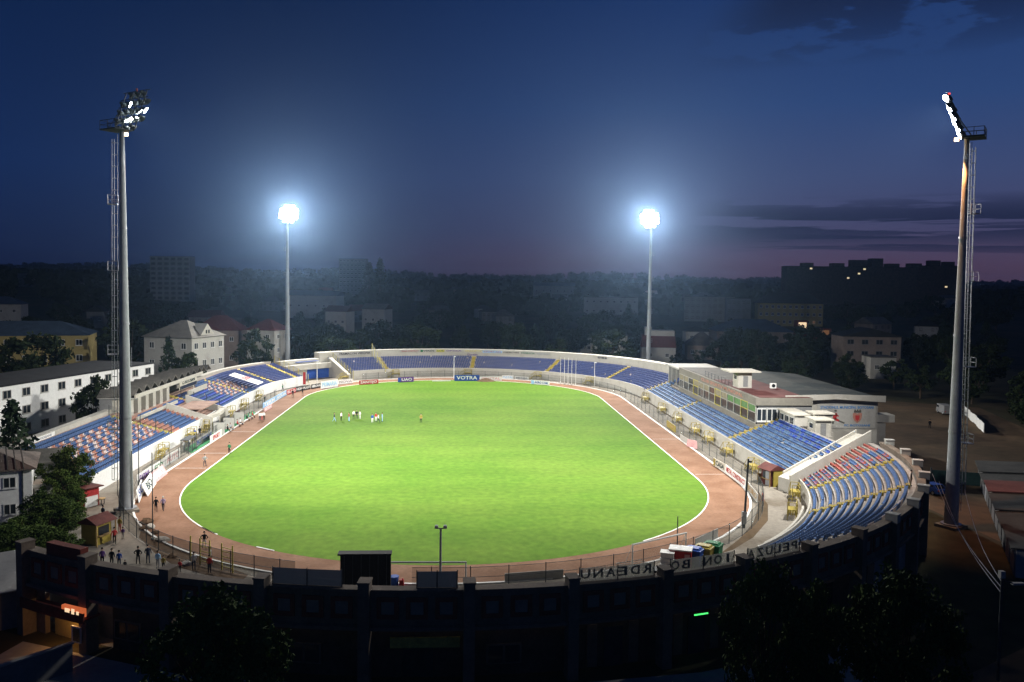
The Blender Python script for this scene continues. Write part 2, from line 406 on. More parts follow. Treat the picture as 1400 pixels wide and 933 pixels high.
near_fr = bend(YN, -4, -49.5, 2.2)
def near_seat(i, k, n, x, y):
    a = math.degrees(math.atan2(y - YN, x - XC))
    if a > -8.2: return None
    if a > -15: return 'red_paint' if R.random() < .42 else 'blue_seat'
    return 'pale_seat' if i == 11 and a < -36 and k % 7 < 3 else 'blue_seat'
def bf(a): return bend(YN, a, a + 1)[0]
stand_near = stand('steep curved bowl of blue seats with red bench ends by the dirt lot', near_fr, 49.0, 1.5, 12, .90, .39, None,
      [bf(-15), bf(-28.5)], near_seat, front=.5)
mb = MB()
for i in range(12):
    r = 49 + i * .9 + .3; z = 1.5 + i * .39
    mb.sweep([(r, z + .01), (r, z + .32), (r + .25, z + .32), (r + .25, z + .01)], bend(YN, -4.1, -8.0, 2))
o = mb.build('bench_end', 'red_paint', stand_near, True)
# sloping white block that closes the straight bank
t = thing('dividing_wall', 'broad sloping white wall between the pale blue rows and the red bench ends', 'wall', (46, 112, 0))
def slab(pa, pb, wa, z0, z1, m, name, base=0):
    (x0, y0), (x1, y1) = pa, pb; d = Vector((x1 - x0, y1 - y0)).normalized(); n = Vector((-d.y, d.x)) * wa; mb = MB()
    q = [(x0, y0), (x1, y1), (x1 + n.x, y1 + n.y), (x0 + n.x, y0 + n.y)]
    vs = [(*q[0], base), (*q[1], base), (*q[2], base), (*q[3], base), (*q[0], z0), (*q[1], z1), (*q[2], z1), (*q[3], z0)]
    mb.add(vs, [(3, 2, 1, 0), (4, 5, 6, 7), (0, 1, 5, 4), (1, 2, 6, 5), (2, 3, 7, 6), (3, 0, 4, 7)])
    return mb.build(name, m, t, True)
slab((45.6, 110.4), (59.6, 116.6), 2.3, 1.9, 6.9, 'white_wall', 'sloping_block')
slab((45.4, 110.0), (59.8, 116.3), .25, 2.6, 7.7, 'white_wall', 'parapet')
slab((45.6, 112.95), (58.8, 118.7), .22, 2.5, 7.4, 'white_wall', 'parapet')
t = thing('inner_wall', 'low curved white wall along the concourse below the steep blue bowl', 'wall', (38, 92, 0))
MB().sweep([(48.0, .004), (48.0, 1.55), (48.25, 1.55), (48.25, .004)], bend(YN, -25, -46, 2)).build('wall_face', 'white_wall', t, True)
MB().sweep([(48.0, .004), (48.0, 1.0), (48.25, 1.0), (48.25, .004)], bend(YN, -49.2, -54, 2)).build('wall_end', 'white_wall', t, True)

# yellow steel steps up to the front walls
def steps_proto():
    t = thing('access_steps', '', 'access steps'); mb = MB()
    mb.box((0, 0, 1.25), (2.0, 1.1, .08))
    for x in (-.95, .95):
        for y in (-.5, .5): mb.tube((x, y, 0), (x, y, 2.25), .05)
        mb.tube((x, -.5, 2.2), (x, .5, 2.2), .045)
    mb.tube((-.95, -.5, 2.2), (.95, -.5, 2.2), .045); mb.tube((-.95, -.5, 1.75), (.95, -.5, 1.75), .035)
    mb.build('platform', 'yellow', t)
    mb = MB()
    for i in range(5): mb.box((1.2 + i * .27, 0, 1.05 - i * .23), (.28, 1.0, .05))
    for y in (-.5, .5): mb.tube((1.0, y, 1.25), (2.5, y, .03), .06); mb.tube((1.0, y, 2.2), (2.5, y, .95), .04); mb.tube((2.45, y, .03), (2.45, y, .98), .04)
    mb.build('flight', 'yellow', t)
    mb = MB()
    for k in range(7): mb.box((-.9 + k * .3, -.53, 1.0), (.16, .03, .62))
    for k in range(4): mb.box((-.98, -.42 + k * .28, 1.0), (.03, .16, .62))
    mb.build('side_panel', 'yellow', t); return t
sp = steps_proto(); used = []
def put_steps(where, lst, tail):
    for k, (px, py, r, side) in enumerate(lst):
        x, y = G(px, py)
        if side == 'R': x, y, rz = XC + r, y, PI / 2
        elif side == 'L': x, y, rz = XC - r, y, -PI / 2
        else:
            c = YF if y > 160 else YN; a = math.atan2(y - c, x - XC); x, y, rz = XC + r * math.cos(a), c + r * math.sin(a), a + PI / 2
            if y > 160: rz = a - PI / 2 + PI
        lab = 'yellow steel steps %s, %s' % (where, tail % ORD[k])
        if not used: sp.location = (x, y, .005); sp.rotation_euler = (0, 0, rz); sp['label'] = lab; sp['group'] = 'yellow access steps along the stand fronts'; used.append(1)
        else: dup(sp, (x, y, .005), rz, label=lab, group='yellow access steps along the stand fronts')
put_steps('against the pale blue bank', [(1034, 647, 46.0, 'R'), (1000, 624, 46.0, 'R'), (974, 607, 46.0, 'R'), (954, 595, 46.0, 'R'), (927, 579, 46.0, 'R'), (905, 565, 46.0, 'R'), (882, 550, 46.0, 'R')], '%s from the brown kiosk')
put_steps('below the steep blue bowl', [(1086, 684, 47.6, 'B'), (1090, 710, 46.9, 'B')], '%s from the white dividing wall')
put_steps('under the chequered bank', [(216, 625, 45.8, 'L'), (257, 602, 45.8, 'L'), (278, 589, 45.8, 'L'), (311, 570, 45.8, 'L'), (332, 559, 45.8, 'L'), (356, 547, 45.8, 'L')], '%s from the leaning boards')
put_steps('under the far curved bowl', [(825, 525, 46.0, 'B'), (738, 518.5, 46.0, 'B'), (640, 515, 46.0, 'B'), (541, 516, 46.0, 'B'), (473, 521, 46.0, 'B')], '%s from the long pale bank')

# mesh fence in front of the end of the far bowl and on the aisle beside it
def screen(label, pts, z0s, hs, m='cage_net', gap=2.0):
    t = thing('mesh_screen', label, 'fence', (*pts[0], z0s[0])); n = len(pts); mb = MB(); pm = MB()
    for i in range(n - 1):
        mb.poly([(*pts[i], z0s[i]), (*pts[i + 1], z0s[i + 1]), (*pts[i + 1], z0s[i + 1] + hs[i + 1]), (*pts[i], z0s[i] + hs[i])])
        d = math.hypot(pts[i + 1][0] - pts[i][0], pts[i + 1][1] - pts[i][1]); k = max(1, int(d / gap))
        for j in range(k + 1):
            u = j / k; x = pts[i][0] + (pts[i + 1][0] - pts[i][0]) * u; y = pts[i][1] + (pts[i + 1][1] - pts[i][1]) * u; z = z0s[i] + (z0s[i + 1] - z0s[i]) * u; h = hs[i] + (hs[i + 1] - hs[i]) * u
            p = MB(); p.tube((x, y, z), (x, y, z + h + .05), .06, n=5); p.build('post', 'yellow_old' if m == 'cage_net' else 'dark_steel', t, True)
        mb.add([], [])
    mb.build('mesh_panel', m, t, True)
f = bend(YF, 116.5, 117)[0]; screen('tall mesh screen climbing beside the yellow aisle of the far bowl', [P(f, 46), P(f, 57)], [1.6, 5.4], [1.6, 4.0])
fa = bend(YF, 129.6, 130)[0]; screen('mesh screen at the open end of the far bowl by the blue gate', [P(fa, 45.5), P(fa, 58)], [.2, 5.0], [2.6, 2.6], gap=1.5)
fa = bend(YF, 149.4, 150)[0]; screen('mesh screen closing the chequered bank before the blue gate', [P(fa, 46), P(fa, 58)], [.6, 5.0], [2.4, 2.4], gap=1.5)
fa = lf(170.6); screen('thin dark mesh fence on the aisle next to the folded canopy', [P(fa, 47.3), P(fa, 57.5)], [2.2, 5.2], [1.9, 1.9], 'fence_net', 2.5)
fa = lf(142.4); screen('thin dark mesh fence across the chequered bank short of the folded canopy', [P(fa, 47.3), P(fa, 57.5)], [2.2, 5.2], [1.9, 1.9], 'fence_net', 2.5)

# entrance between the two bowls: blue shutter and pale walls
t = thing('gatehouse', 'pale entrance block with a blue shutter between the two seat bowls', 'gatehouse', (-41, 239, 0))
ga, gb = bend(YF, 130.2, 131)[0], bend(YF, 149, 150)[0]
mid = [bend(YF, a, a + 1)[0] for a in (131, 135, 139, 143, 148)]
MB().sweep([(55, 2.9), (55, 4.4), (58, 4.4), (58, 2.9)], mid).build('deck', 'white_wall', t, True)
MB().sweep([(57.2, 4.4), (57.2, 5.6), (59, 5.6), (59, 4.4)], mid).build('rim_wall', 'white_wall', t, True)
MB().sweep([(56, 5.0), (56, 5.15), (56.5, 5.15), (56.5, 5.0)], mid[1:-1]).build('rail', 'blue', t, True)
MB().sweep([(46.5, .004), (46.5, 1.6), (58, 6.4), (58, .004)], bend(YF, 130.0, 131.2, 1)).build('side_wall', 'white_wall', t, True)
MB().sweep([(57.0, 4.4), (57.0, 7.25), (59.6, 7.25), (59.6, 4.4)], bend(YF, 129.1, 134, 2)).build('corner_block', 'white_wall', t, True)
MB().sweep([(56.3, .004), (56.3, 2.9), (56.5, 2.9), (56.5, .004)], mid[:3]).build('shutter', 'blue', t, True)
MB().sweep([(56.2, .004), (56.2, 2.9), (56.5, 2.9), (56.5, .004)], mid[2:]).build('wall', 'white_wall', t, True)

# players' tunnel pushed out of the chequered bank
t = thing('players_tunnel', 'white curved players tunnel opening onto the track below the folded canopy', 'tunnel', (-49, 163, 0))
for y in (157.6, 168.4):
    mb = MB(); vs = [(-46.2, y - .15), (-54.5, y - .15), (-54.5, y + .15), (-46.2, y + .15)]
    mb.add([(*vs[0], .004), (*vs[1], .004), (*vs[2], .004), (*vs[3], .004), (*vs[0], 2.6), (*vs[1], 5.3), (*vs[2], 5.3), (*vs[3], 2.6)], [(3, 2, 1, 0), (4, 5, 6, 7), (0, 1, 5, 4), (1, 2, 6, 5), (2, 3, 7, 6), (3, 0, 4, 7)])
    mb.build('side_wall', 'white_wall', t, True)
MB().sweep([(45.6, 2.15), (45.6, 2.75), (46.6, 2.75), (46.6, 2.15)], [(XC, 157.75, -1, 0), (XC + .5, 160.5, -1, 0), (XC + .7, 163, -1, 0), (XC + .5, 165.5, -1, 0), (XC, 168.25, -1, 0)]).build('curved_beam', 'cream_wall', t, True)
MB().box((-48.05, 163, 1.2), (.1, 10.4, 2.3)).build('opening', 'black', t, True)  # black sheet on the wall, painting the shade inside the tunnel mouth
MB().box((-50.5, 163, 4.05), (5, 10.3, .2)).build('deck', 'terrace_left', t, True)

# folded canopy over the middle of the chequered bank
t = thing('canopy_pavilion', 'dark zigzag folded roof on white fins behind the chequered seats', 'pavilion', (-60, 165, 0))
mb = MB(); n = 14; y0, dy = 146.5, 3.75
for i in range(n):
    y = y0 + i * dy; xa, xb = -56.0 - (i > 9) * 2.5, -62.5
    za = 8.3 if i <= 9 else 7.3
    for u, v, zz0, zz1 in ((0, .5, 0, 1.15), (.5, 1, 1.15, 0)):
        ya, yb = y + u * dy, y + v * dy
        mb.add([(xa, ya, za + zz0), (xa, yb, za + zz1), (xb, yb, za + zz1 - .5), (xb, ya, za + zz0 - .5), (xa, ya, za + zz0 - .18), (xa, yb, za + zz1 - .18), (xb, yb, za + zz1 - .68), (xb, ya, za + zz0 - .68)],
               [(0, 1, 2, 3), (7, 6, 5, 4), (0, 4, 5, 1), (3, 2, 6, 7), (0, 3, 7, 4), (1, 5, 6, 2)])
mb.build('roof', 'grey_roof', t, True)
MB().box((-55.9, 165.2, 8.0), (.25, 37.6, .55)).build('fascia', 'white_wall', t, True)
MB().box((-59.2, 165.2, 7.6), (6.2, 37.4, .2)).build('soffit', 'plaster', t, True)
for y in (147.5, 151, 154.6, 158.2, 161.8, 165.4): MB().box((-57.6, y, 6.1), (1.4, 1.5, 3.2)).build('fin', 'white_wall', t, True)
MB().box((-61.0, 165, 3.8), (2, 37, 7.5)).build('back_wall', 'grey_plaster', t, True)
for y in (147.0, 183.6): MB().box((-59.3, y, 6.0), (3.2, .5, 4)).build('end_wall', 'white_wall', t, True)
MB().box((-55.0, 177.5, 5.2), (.25, 12.5, .9)).build('balustrade', 'white_wall', t, True)
MB().box((-54.7, 154, 4.55), (.3, 20, .5)).build('balustrade', 'white_wall', t, True)
t = thing('sign_panel', 'pale green panel with dark lettering under the folded canopy', 'sign', (-56.4, 176, 5.7), PI / 2 + PI)
MB().box((0, 0, 1.1), (11, .12, 1.9)).build('panel', 'cream_wall', t)
MB().box((0, -.07, .55), (10.6, .04, .7)).build('stripe', 'cloth_dark', t)
t.rotation_euler = (0, 0, PI / 2); lettering('CS BOTOSANI', 1.0, 'teal_dark', t, (0, -.08, 1.45), width=8)

# ------------------------------------------------------------------ lounge, hall and cabins beside the pale blue bank
t = thing('glass_lounge', 'long glass fronted lounge with a red brown flat roof on the pale blue bank', 'building', (56, 165, 0))
x0, x1, y0, y1 = 51.0, 61.0, 139.3, 190.0
MB().box(((x0 + x1) / 2, (y0 + y1) / 2, 2.35), (x1 - x0, y1 - y0, 4.7)).build('base_wall', 'beige_wall', t, True)
MB().box(((x0 + x1) / 2 + .25, (y0 + y1) / 2 + .1, 6.3), (x1 - x0 - .5, y1 - y0 - .4, 3.2)).build('back_room', 'grey_plaster', t, True)
MB().box(((x0 + x1) / 2, (y0 + y1) / 2, 8.55), (x1 - x0, y1 - y0, 1.3)).build('fascia', 'beige_wall', t, True)
MB().box(((x0 + x1) / 2 + .2, (y0 + y1) / 2 - 12, 9.24), (x1 - x0 - 1.0, 26, .08)).build('roof', 'red_roof', t, True)
MB().box(((x0 + x1) / 2 + .2, (y0 + y1) / 2 + 13, 9.23), (x1 - x0 - 1.0, 24, .06)).build('roof', 'grey_roof', t, True)
wn = 13; wy = (y1 - y0 - .6) / wn
for i in range(wn):
    y = y0 + .3 + wy * (i + .5); mb = MB()
    for s in (-1, 1): mb.box((x0 + .1, y + s * (wy / 2 - .06), 6.3), (.16, .12, 3.2))
    mb.box((x0 + .1, y, 6.55), (.14, wy, .12)); mb.box((x0 + .1, y, 4.78), (.14, wy, .12)); mb.box((x0 + .1, y, 7.82), (.14, wy, .12))
    w = mb.build('window', 'yellow_old' if i % 4 == 1 else 'plaster', t, True)
    MB().box((x0 + .17 - t.location.x, y - t.location.y, 5.7), (.04, wy - .1, 1.7)).build('pane', 'glass', w)
    MB().box((x0 + .16 - t.location.x, y - t.location.y, 7.2), (.05, wy - .1, 1.1)).build('blind', ['blind_tan', 'blind_tan', 'glass', 'blind_tan'][i % 4] if i > 3 else 'blind_green', w)
for i in range(3):
    x = x0 + 1.0 + i * 1.8; w = MB().box((x, y0 - .03, 6.2), (1.7, .1, 2.4)).box((x, y0 - .09, 6.2), (.08, .05, 2.4)).build('window', 'frame_white', t, True)
    for s in (-1, 1): MB().box((x + s * .42 - t.location.x, y0 - .1 - t.location.y, 6.3), (.66, .06, 1.9)).build('pane', 'glass', w)
MB().box((x0 + 7.6, y0 - .06, 6.0), (1.0, .1, 2.2)).build('door', 'white_wall', t, True)
o = lettering('CLUB SPORTIV MUNICIPAL', .9, 'orange_seat', t, (x0 - .02 - 56, -6, 8.6), (PI / 2, 0, -PI / 2), width=26)
t = thing('rooftop_cabin', 'small white cabin with an overhanging slab roof on top of the lounge', 'cabin', (53.4, 153.5, 9.28))
MB().box((0, 0, 1.5), (2.6, 3.0, 3.0)).build('wall', 'white_wall', t)
MB().box((-.3, .2, 3.12), (6.0, 5.4, .25)).build('roof', 'cream_wall', t)
MB().box((.1, -1.52, 1.25), (.9, .06, 2.0)).build('door', 'grey_plaster', t)
w = MB().box((-1.32, 0, 1.9), (.06, 1.6, .9)).build('window', 'frame_white', t); MB().box((-1.36, 0, 1.9), (.04, 1.4, .7)).build('pane', 'glass', w)
t = thing('roof_railing', 'dark metal railing on the lounge roof next to the slab roofed cabin', 'railing', (53, 150, 9.28))
for i in range(9): MB().tube((-1.3 + (i > 6) * 0, 4 + i * 2.2, 0), (-1.3, 4 + i * 2.2, 1.1), .04).build('post', 'dark_steel', t)
MB().tube((-1.3, 4, 1.08), (-1.3, 21.6, 1.08), .04).tube((-1.3, 4, .6), (-1.3, 21.6, .6), .03).build('rail', 'dark_steel', t)
t = thing('air_conditioner', 'pale air conditioning box standing on the red brown lounge roof', 'air conditioner', (58.8, 152, 9.28))
MB().box((0, 0, .5), (1.1, .5, .9)).box((0, 0, .05), (1.0, .6, .1)).build('case', 'white_paint', t); MB().tube((0, -.26, .5), (0, -.3, .5), .33, n=14).build('fan_grille', 'black', t)
t = thing('covered_terrace', 'open covered terrace with a dark interior at the end of the lounge', 'pavilion', (56, 196, 0))
MB().box((56.5, 196.4, 2.3), (9, 12, 4.6)).build('base_wall', 'grey_plaster', t, True)
MB().box((56.2, 196.4, 8.7), (10.5, 12.6, .35)).build('roof', 'plaster', t, True)
MB().box((60.6, 196.4, 6.5), (.4, 12, 4)).build('back_wall', 'grey_plaster', t, True)
MB().box((54.5, 202.2, 6.5), (5.6, .4, 4)).build('end_wall', 'plaster', t, True)
for y in (191, 195, 199): MB().box((51.8, y, 6.6), (.3, .3, 3.9)).build('pillar', 'plaster', t, True)
# hall
t = thing('sports_hall', 'large hall with a dark low pitched roof and a white gable wall carrying a banner', 'hall', (65, 160, 0))
hx0, hx1, hy0, hy1, he, hr = 57.2, 73.6, 141.2, 179.0, 8.9, 9.35; xm = (hx0 + hx1) / 2
mb = MB(); mb.add([(hx0, hy0, 0), (hx1, hy0, 0), (hx1, hy0, he), (xm, hy0, hr), (hx0, hy0, he), (hx0, hy1, 0), (hx1, hy1, 0), (hx1, hy1, he), (xm, hy1, hr), (hx0, hy1, he)],
                  [(0, 1, 2, 3, 4), (9, 8, 7, 6, 5), (1, 6, 7, 2), (0, 4, 9, 5)]); mb.build('wall', 'white_wall', t, True)
mb = MB()
for s, xe in ((-1, hx0 - .6), (1, hx1 + .8)):
    z = he - .2
    mb.add([(xe, hy0 - .9, z), (xm, hy0 - .9, hr + .05), (xm, hy1 + .5, hr + .05), (xe, hy1 + .5, z), (xe, hy0 - .9, z + .3), (xm, hy0 - .9, hr + .35), (xm, hy1 + .5, hr + .35), (xe, hy1 + .5, z + .3)],
           [(3, 2, 1, 0), (4, 5, 6, 7), (0, 1, 5, 4), (2, 3, 7, 6), (0, 4, 7, 3)])
mb.build('roof', 'hall_roof', t, True)
mb = MB(); mb.add([(hx0 - .7, hy0 - 1.0, he - .5), (xm, hy0 - 1.0, he), (hx1 + .9, hy0 - 1.0, he - .5), (hx1 + .9, hy0 - 1.0, he + .62), (xm, hy0 - 1.0, he + .85), (hx0 - .7, hy0 - 1.0, he + .62),
                   (hx0 - .7, hy0 - .92, he - .5), (xm, hy0 - .92, he), (hx1 + .9, hy0 - .92, he - .5), (hx1 + .9, hy0 - .92, he + .62), (xm, hy0 - .92, he + .85), (hx0 - .7, hy0 - .92, he + .62)],
                  [(0, 1, 4, 5), (1, 2, 3, 4), (11, 10, 7, 6), (10, 9, 8, 7), (5, 4, 10, 11), (4, 3, 9, 10), (6, 7, 1, 0), (7, 8, 2, 1), (0, 5, 11, 6), (2, 8, 9, 3)]); mb.build('bargeboard', 'white_wall', t, True)
MB().box((75.4, 143.5, 5.2), (3.6, 3, 1.3)).box((74.6, 143.8, 2.2), (2.0, 3.5, 4.3)).build('annex', 'white_wall', t, True)
bn = thing('hall_banner', 'pale banner with blue lettering, a kicking footballer and an orange crest on the gable', 'banner', (67.9, 141.12, 3.6))
MB().box((0, 0, 2.2), (10.6, .06, 4.4)).build('sheet', 'plaster', bn)
lettering('STADIONUL MUNICIPAL BOTOSANI', .68, 'banner_blue', bn, (.1, -.045, 3.72), width=9.6)
lettering('FC BOTOSANI', .5, 'banner_blue', bn, (2.0, -.045, .55), width=4.6)
mb = MB(); sh = [(-.85, .75), (-.8, 0), (-.55, -.55), (0, -1.0), (.55, -.55), (.8, 0), (.85, .75), (.45, .85), (0, .7), (-.45, .85)]
mb.add([(x, -.05, z) for x, z in sh] + [(x, -.03, z) for x, z in sh], [tuple(range(10))] + [(i, (i + 1) % 10, 10 + (i + 1) % 10, 10 + i) for i in range(10)])
cr = mb.build('crest', 'orange_seat', bn, loc=(2.0, 0, 1.95))
MB().box((0, -.06, 1.05), (1.3, .03, .35)).box((-.45, -.06, 1.32), (.25, .03, .22)).box((0, -.06, 1.32), (.25, .03, .22)).box((.45, -.06, 1.32), (.25, .03, .22)).build('crown_mark', 'grey_roof', cr)
MB().add([(-.4, -.066, .4), (.4, -.066, .4), (.35, -.066, -.3), (0, -.066, -.6), (-.35, -.066, -.3)], [(0, 1, 2, 3, 4)]).build('shield', 'red', cr)
mb = MB()                                  # printed footballer
for p0, p1, w, mi in (((-2.9, 3.5), (-3.0, 2.5), .34, 0), ((-2.9, 3.75), (-2.85, 4.05), .2, 1), ((-3.0, 2.5), (-3.4, 1.6), .2, 1), ((-3.0, 2.5), (-2.2, 2.1), .2, 0), ((-2.2, 2.1), (-1.2, 1.7), .13, 1), ((-2.9, 3.3), (-3.8, 3.0), .12, 1), ((-2.9, 3.3), (-2.3, 2.9), .12, 0)):
    p0, p1 = (p0[0] + .9, p0[1] - .75), (p1[0] + .9, p1[1] - .75)
    d = Vector((p1[0] - p0[0], p1[1] - p0[1])).normalized(); n = Vector((-d.y, d.x)) * w
    mb.add([(p0[0] + n.x, -.045, p0[1] + n.y), (p0[0] - n.x, -.045, p0[1] - n.y), (p1[0] - n.x, -.045, p1[1] - n.y), (p1[0] + n.x, -.045, p1[1] + n.y)], [(0, 1, 2, 3)], mi)
mb.build('printed_player', ['red', 'grey_roof'], bn)
# glazed booths on top of the pale blue bank
for k, (x, y, w, d, h, lab) in enumerate(((55.9, 134.8, 2.4, 6.4, 2.5, 'row of pale glazed commentary booths on the back of the pale blue bank'), (57.3, 128.2, 2.5, 3.0, 2.5, 'small white hut with a flat roof and dark door, last behind the pale blue rows'), (59.0, 131.8, 2.8, 2.6, 2.9, 'taller white hut with a flat roof between the booths and the hall'))):
    t = thing('booth', lab, 'hut', (x, y, 0))
    MB().box((0, 0, 2.45), (w + .6, d + .4, 4.9)).build('base', 'concrete', t); MB().box((0, 0, 4.9 + h / 2), (w, d, h)).build('wall', 'white_wall', t)
    MB().box((0, 0, 4.9 + h + .1), (w + .8, d + .6, .2)).build('roof', 'cream_wall', t)
    if k == 0:
        for j in range(3):
            ww = MB().box((-w / 2 - .03, -2.1 + j * 2.1, 6.4), (.06, 1.7, 1.2)).build('window', 'frame_white', t); MB().box((-w / 2 - .07, -2.1 + j * 2.1, 6.4), (.04, 1.45, 1.0)).build('pane', 'glass', ww)
    else:
        MB().box((0, -d / 2 - .03, 5.95), (.9, .06, 2.0)).build('door', 'grey_plaster', t); ww = MB().box((-w / 2 - .03, 0, 6.4), (.06, 1.4, .9)).build('window', 'frame_white', t); MB().box((-w / 2 - .07, 0, 6.4), (.04, 1.2, .7)).build('pane', 'glass', ww)
# ------------------------------------------------------------------ near facade of the bowl
PIL = [-8, -14.2, -20.6, -27.2, -33.8, -40.4, -47, -53.6, -60.5, -67.4, -74.2, -81.1, -88.1, -95, -102, -109, -116.1, -123]
fac = thing('stadium_facade', 'dark curved outer wall of the stadium with piers and reddish square panels', 'facade', (XC, YN - 60.6, 0))
WH = 6.72
fr = bend(YN, -6.5, -123, 1.6)
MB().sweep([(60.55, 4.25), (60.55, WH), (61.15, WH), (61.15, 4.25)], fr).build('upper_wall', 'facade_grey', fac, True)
MB().sweep([(60.4, WH), (60.4, WH + .16), (61.3, WH + .16), (61.3, WH)], fr).build('coping', 'facade_grey', fac, True)
MB().sweep([(60.9, 4.0), (60.9, 4.25), (61.5, 4.25), (61.5, 4.0)], fr).build('moulding', 'facade_grey', fac, True)
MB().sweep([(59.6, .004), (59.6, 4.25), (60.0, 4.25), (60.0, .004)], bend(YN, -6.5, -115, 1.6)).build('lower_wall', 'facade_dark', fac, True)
for a in PIL:
    f = bend(YN, a, a + 1)[0]; rz = math.atan2(f[3], f[2]); h = 7.42
    pr = MB().box((*P(f, 61.2), WH / 2), (1.1, .8, WH), rz).build('pier', 'facade_grey', fac, True)
    MB().box((f[0] + f[2] * 61.2 - fac.location.x, f[1] + f[3] * 61.2 - fac.location.y, (WH + h) / 2), (1.1, .8, h - WH), rz).box((f[0] + f[2] * 61.2 - fac.location.x, f[1] + f[3] * 61.2 - fac.location.y, h + .07), (1.2, .9, .12), rz).build('pier_head', 'plaster' if a > -50 else 'facade_grey', pr)  # floodlight painted into the colour: paler heads by the steep bowl
for a0, a1 in zip(PIL, PIL[1:]):
    for k in range(3):
        a = a0 + (a1 - a0) * (.22 + .28 * k); f = bend(YN, a, a + 1)[0]; rz = math.atan2(f[3], f[2]) + PI / 2; mb = MB(); x, y = P(f, 61.2)
        for dx, dz, w, h in ((-.62, 0, .3, 1.55), (.62, 0, .3, 1.55), (0, .62, .94, .31), (0, -.62, .94, .31)):
            mb.box((x + dx * math.cos(rz), y + dx * math.sin(rz), 5.55 + dz), (w, .16, h), rz)
        p = mb.build('square_panel', 'terracotta', fac, True)
        MB().box((x - fac.location.x, y - fac.location.y, 5.55), (.9, .06, .9), rz).build('panel_centre', 'panel_grey', p)
def on_facade(a, r, z, d, m, name, parent=fac):
    f = bend(YN, a, a + 1)[0]; rz = math.atan2(f[3], f[2]) + PI / 2; b = MB(); b.box((*P(f, r), z), d, rz); return b.build(name, m, parent, True)
for k, (a0, a1) in enumerate(zip(PIL, PIL[1:])):
    if a1 < -116.5: continue
    m = (a0 + a1) / 2
    if k in (11, 13, 15):
        w = on_facade(m - 1.0, 60.05, 1.6, (2.6, .1, 1.5), 'facade_grey', 'window')
        for s in (-.62, .62):
            f = bend(YN, m - 1.0 + s * .95, 0)[0]; q = MB(); x, y = P(f, 60.12); q.box((x - fac.location.x, y - fac.location.y, 1.6), (1.05, .06, 1.25), math.atan2(f[3], f[2]) + PI / 2); q.build('pane', 'glass', w)
    elif k in (9, 10):
        on_facade(m, 60.06, 1.5, (1.5, .12, 3.0), 'cloth_dark', 'door'); on_facade(m + 1.6, 60.06, 1.7, (.8, .1, 3.2), 'facade_grey', 'door_jamb'); on_facade(m - 1.6, 60.06, 1.7, (.8, .1, 3.2), 'facade_grey', 'door_jamb')
    elif k < 8:
        on_facade(m, 60.03, 2.1, (3.0, .06, 3.6), 'black', 'opening'); on_facade(m, 60.08, 3.0, (3.3, .1, .2), 'facade_grey', 'lintel')  # openings are black sheets on solid wall, painted in place of deep shade
    else: on_facade(m, 60.05, 1.3, (2.2, .1, 2.5), 'teal_dark', 'shutter')
# pale arch with bars in the pier bay beside the steep bowl
arch = MB(); f = bend(YN, -50.3, 0)[0]; rz = math.atan2(f[3], f[2]) + PI / 2
for i in range(9):
    t0, t1 = PI * i / 9, PI * (i + 1) / 9; rr, ro = 1.35, 1.75
    pts = [(rr * math.cos(t0), rr * math.sin(t0)), (ro * math.cos(t0), ro * math.sin(t0)), (ro * math.cos(t1), ro * math.sin(t1)), (rr * math.cos(t1), rr * math.sin(t1))]
    x, y = P(f, 60.05); vs = []
    for o in (0, .2):
        for u, v in pts: vs.append((x + u * math.cos(rz) + f[2] * o, y + u * math.sin(rz) + f[3] * o, 2.3 + v))
    arch.add(vs, [(3, 2, 1, 0), (4, 5, 6, 7), (0, 1, 5, 4), (1, 2, 6, 5), (2, 3, 7, 6), (3, 0, 4, 7)])
arch.build('arch', 'plaster', fac, True)
t = thing('shop_sign', 'dim yellow sign board over a window in the dark stadium wall', 'sign', (-2.3, 58.6, 2.75)); MB().box((0, 0, 0), (5.0, .12, .75)).build('panel', 'yellow_old', t)
t = thing('tube_lamp', 'bright green glowing tube lamp over a doorway in the dark stadium wall', 'lamp', (18.7, 61.55, 3.35), rad(17))
MB().box((0, .1, 0), (1.3, .12, .16)).build('holder', 'dark_steel', t); MB().tube((-.6, 0, 0), (.6, 0, 0), .055, n=8).build('tube', 'neon_green', t)
# fabric banners on the wall top; the lettering faces the pitch so it reads backwards from outside
def wall_cloth(label, a0, a1, m, text=None, h=.98, tilt=0):
    n = 6; frs = bend(YN, a0, a1, abs(a1 - a0) / n + .01); f = frs[len(frs) // 2]; t = thing('wall_banner', label, 'banner', (*P(f, 60.7), WH + .17))
    mb = MB(); mb.sweep([(60.72, WH + .17), (60.72, WH + .17 + h), (60.76, WH + .17 + h), (60.76, WH + .17)], frs); mb.build('cloth', m, t, True)
    for q in (frs[0], frs[len(frs) // 2], frs[-1]):
        MB().tube(P(q, 60.85, WH + .16), P(q, 60.85, WH + .3 + h), .04).tube(P(q, 60.85, WH + h), P(q, 60.5, WH + .2), .025).build('post', 'dark_steel', t, True)
    if text:
        L = len(text); w = abs(a1 - a0)
        for i, ch in enumerate(text):          # letters read from the pitch side: first letter at a0
            if ch == ' ': continue
            a = a0 + (a1 - a0) * (i + .5) / L; q = bend(YN, a, a + 1)[0]; x, y = P(q, 60.69)
            lettering(ch, .95, 'black', t, (x - t.location.x, y - t.location.y, h * .5), (PI / 2, 0, math.atan2(q[3], q[2]) - PI / 2), width=.74 * (.35 if ch == 'I' else 1))
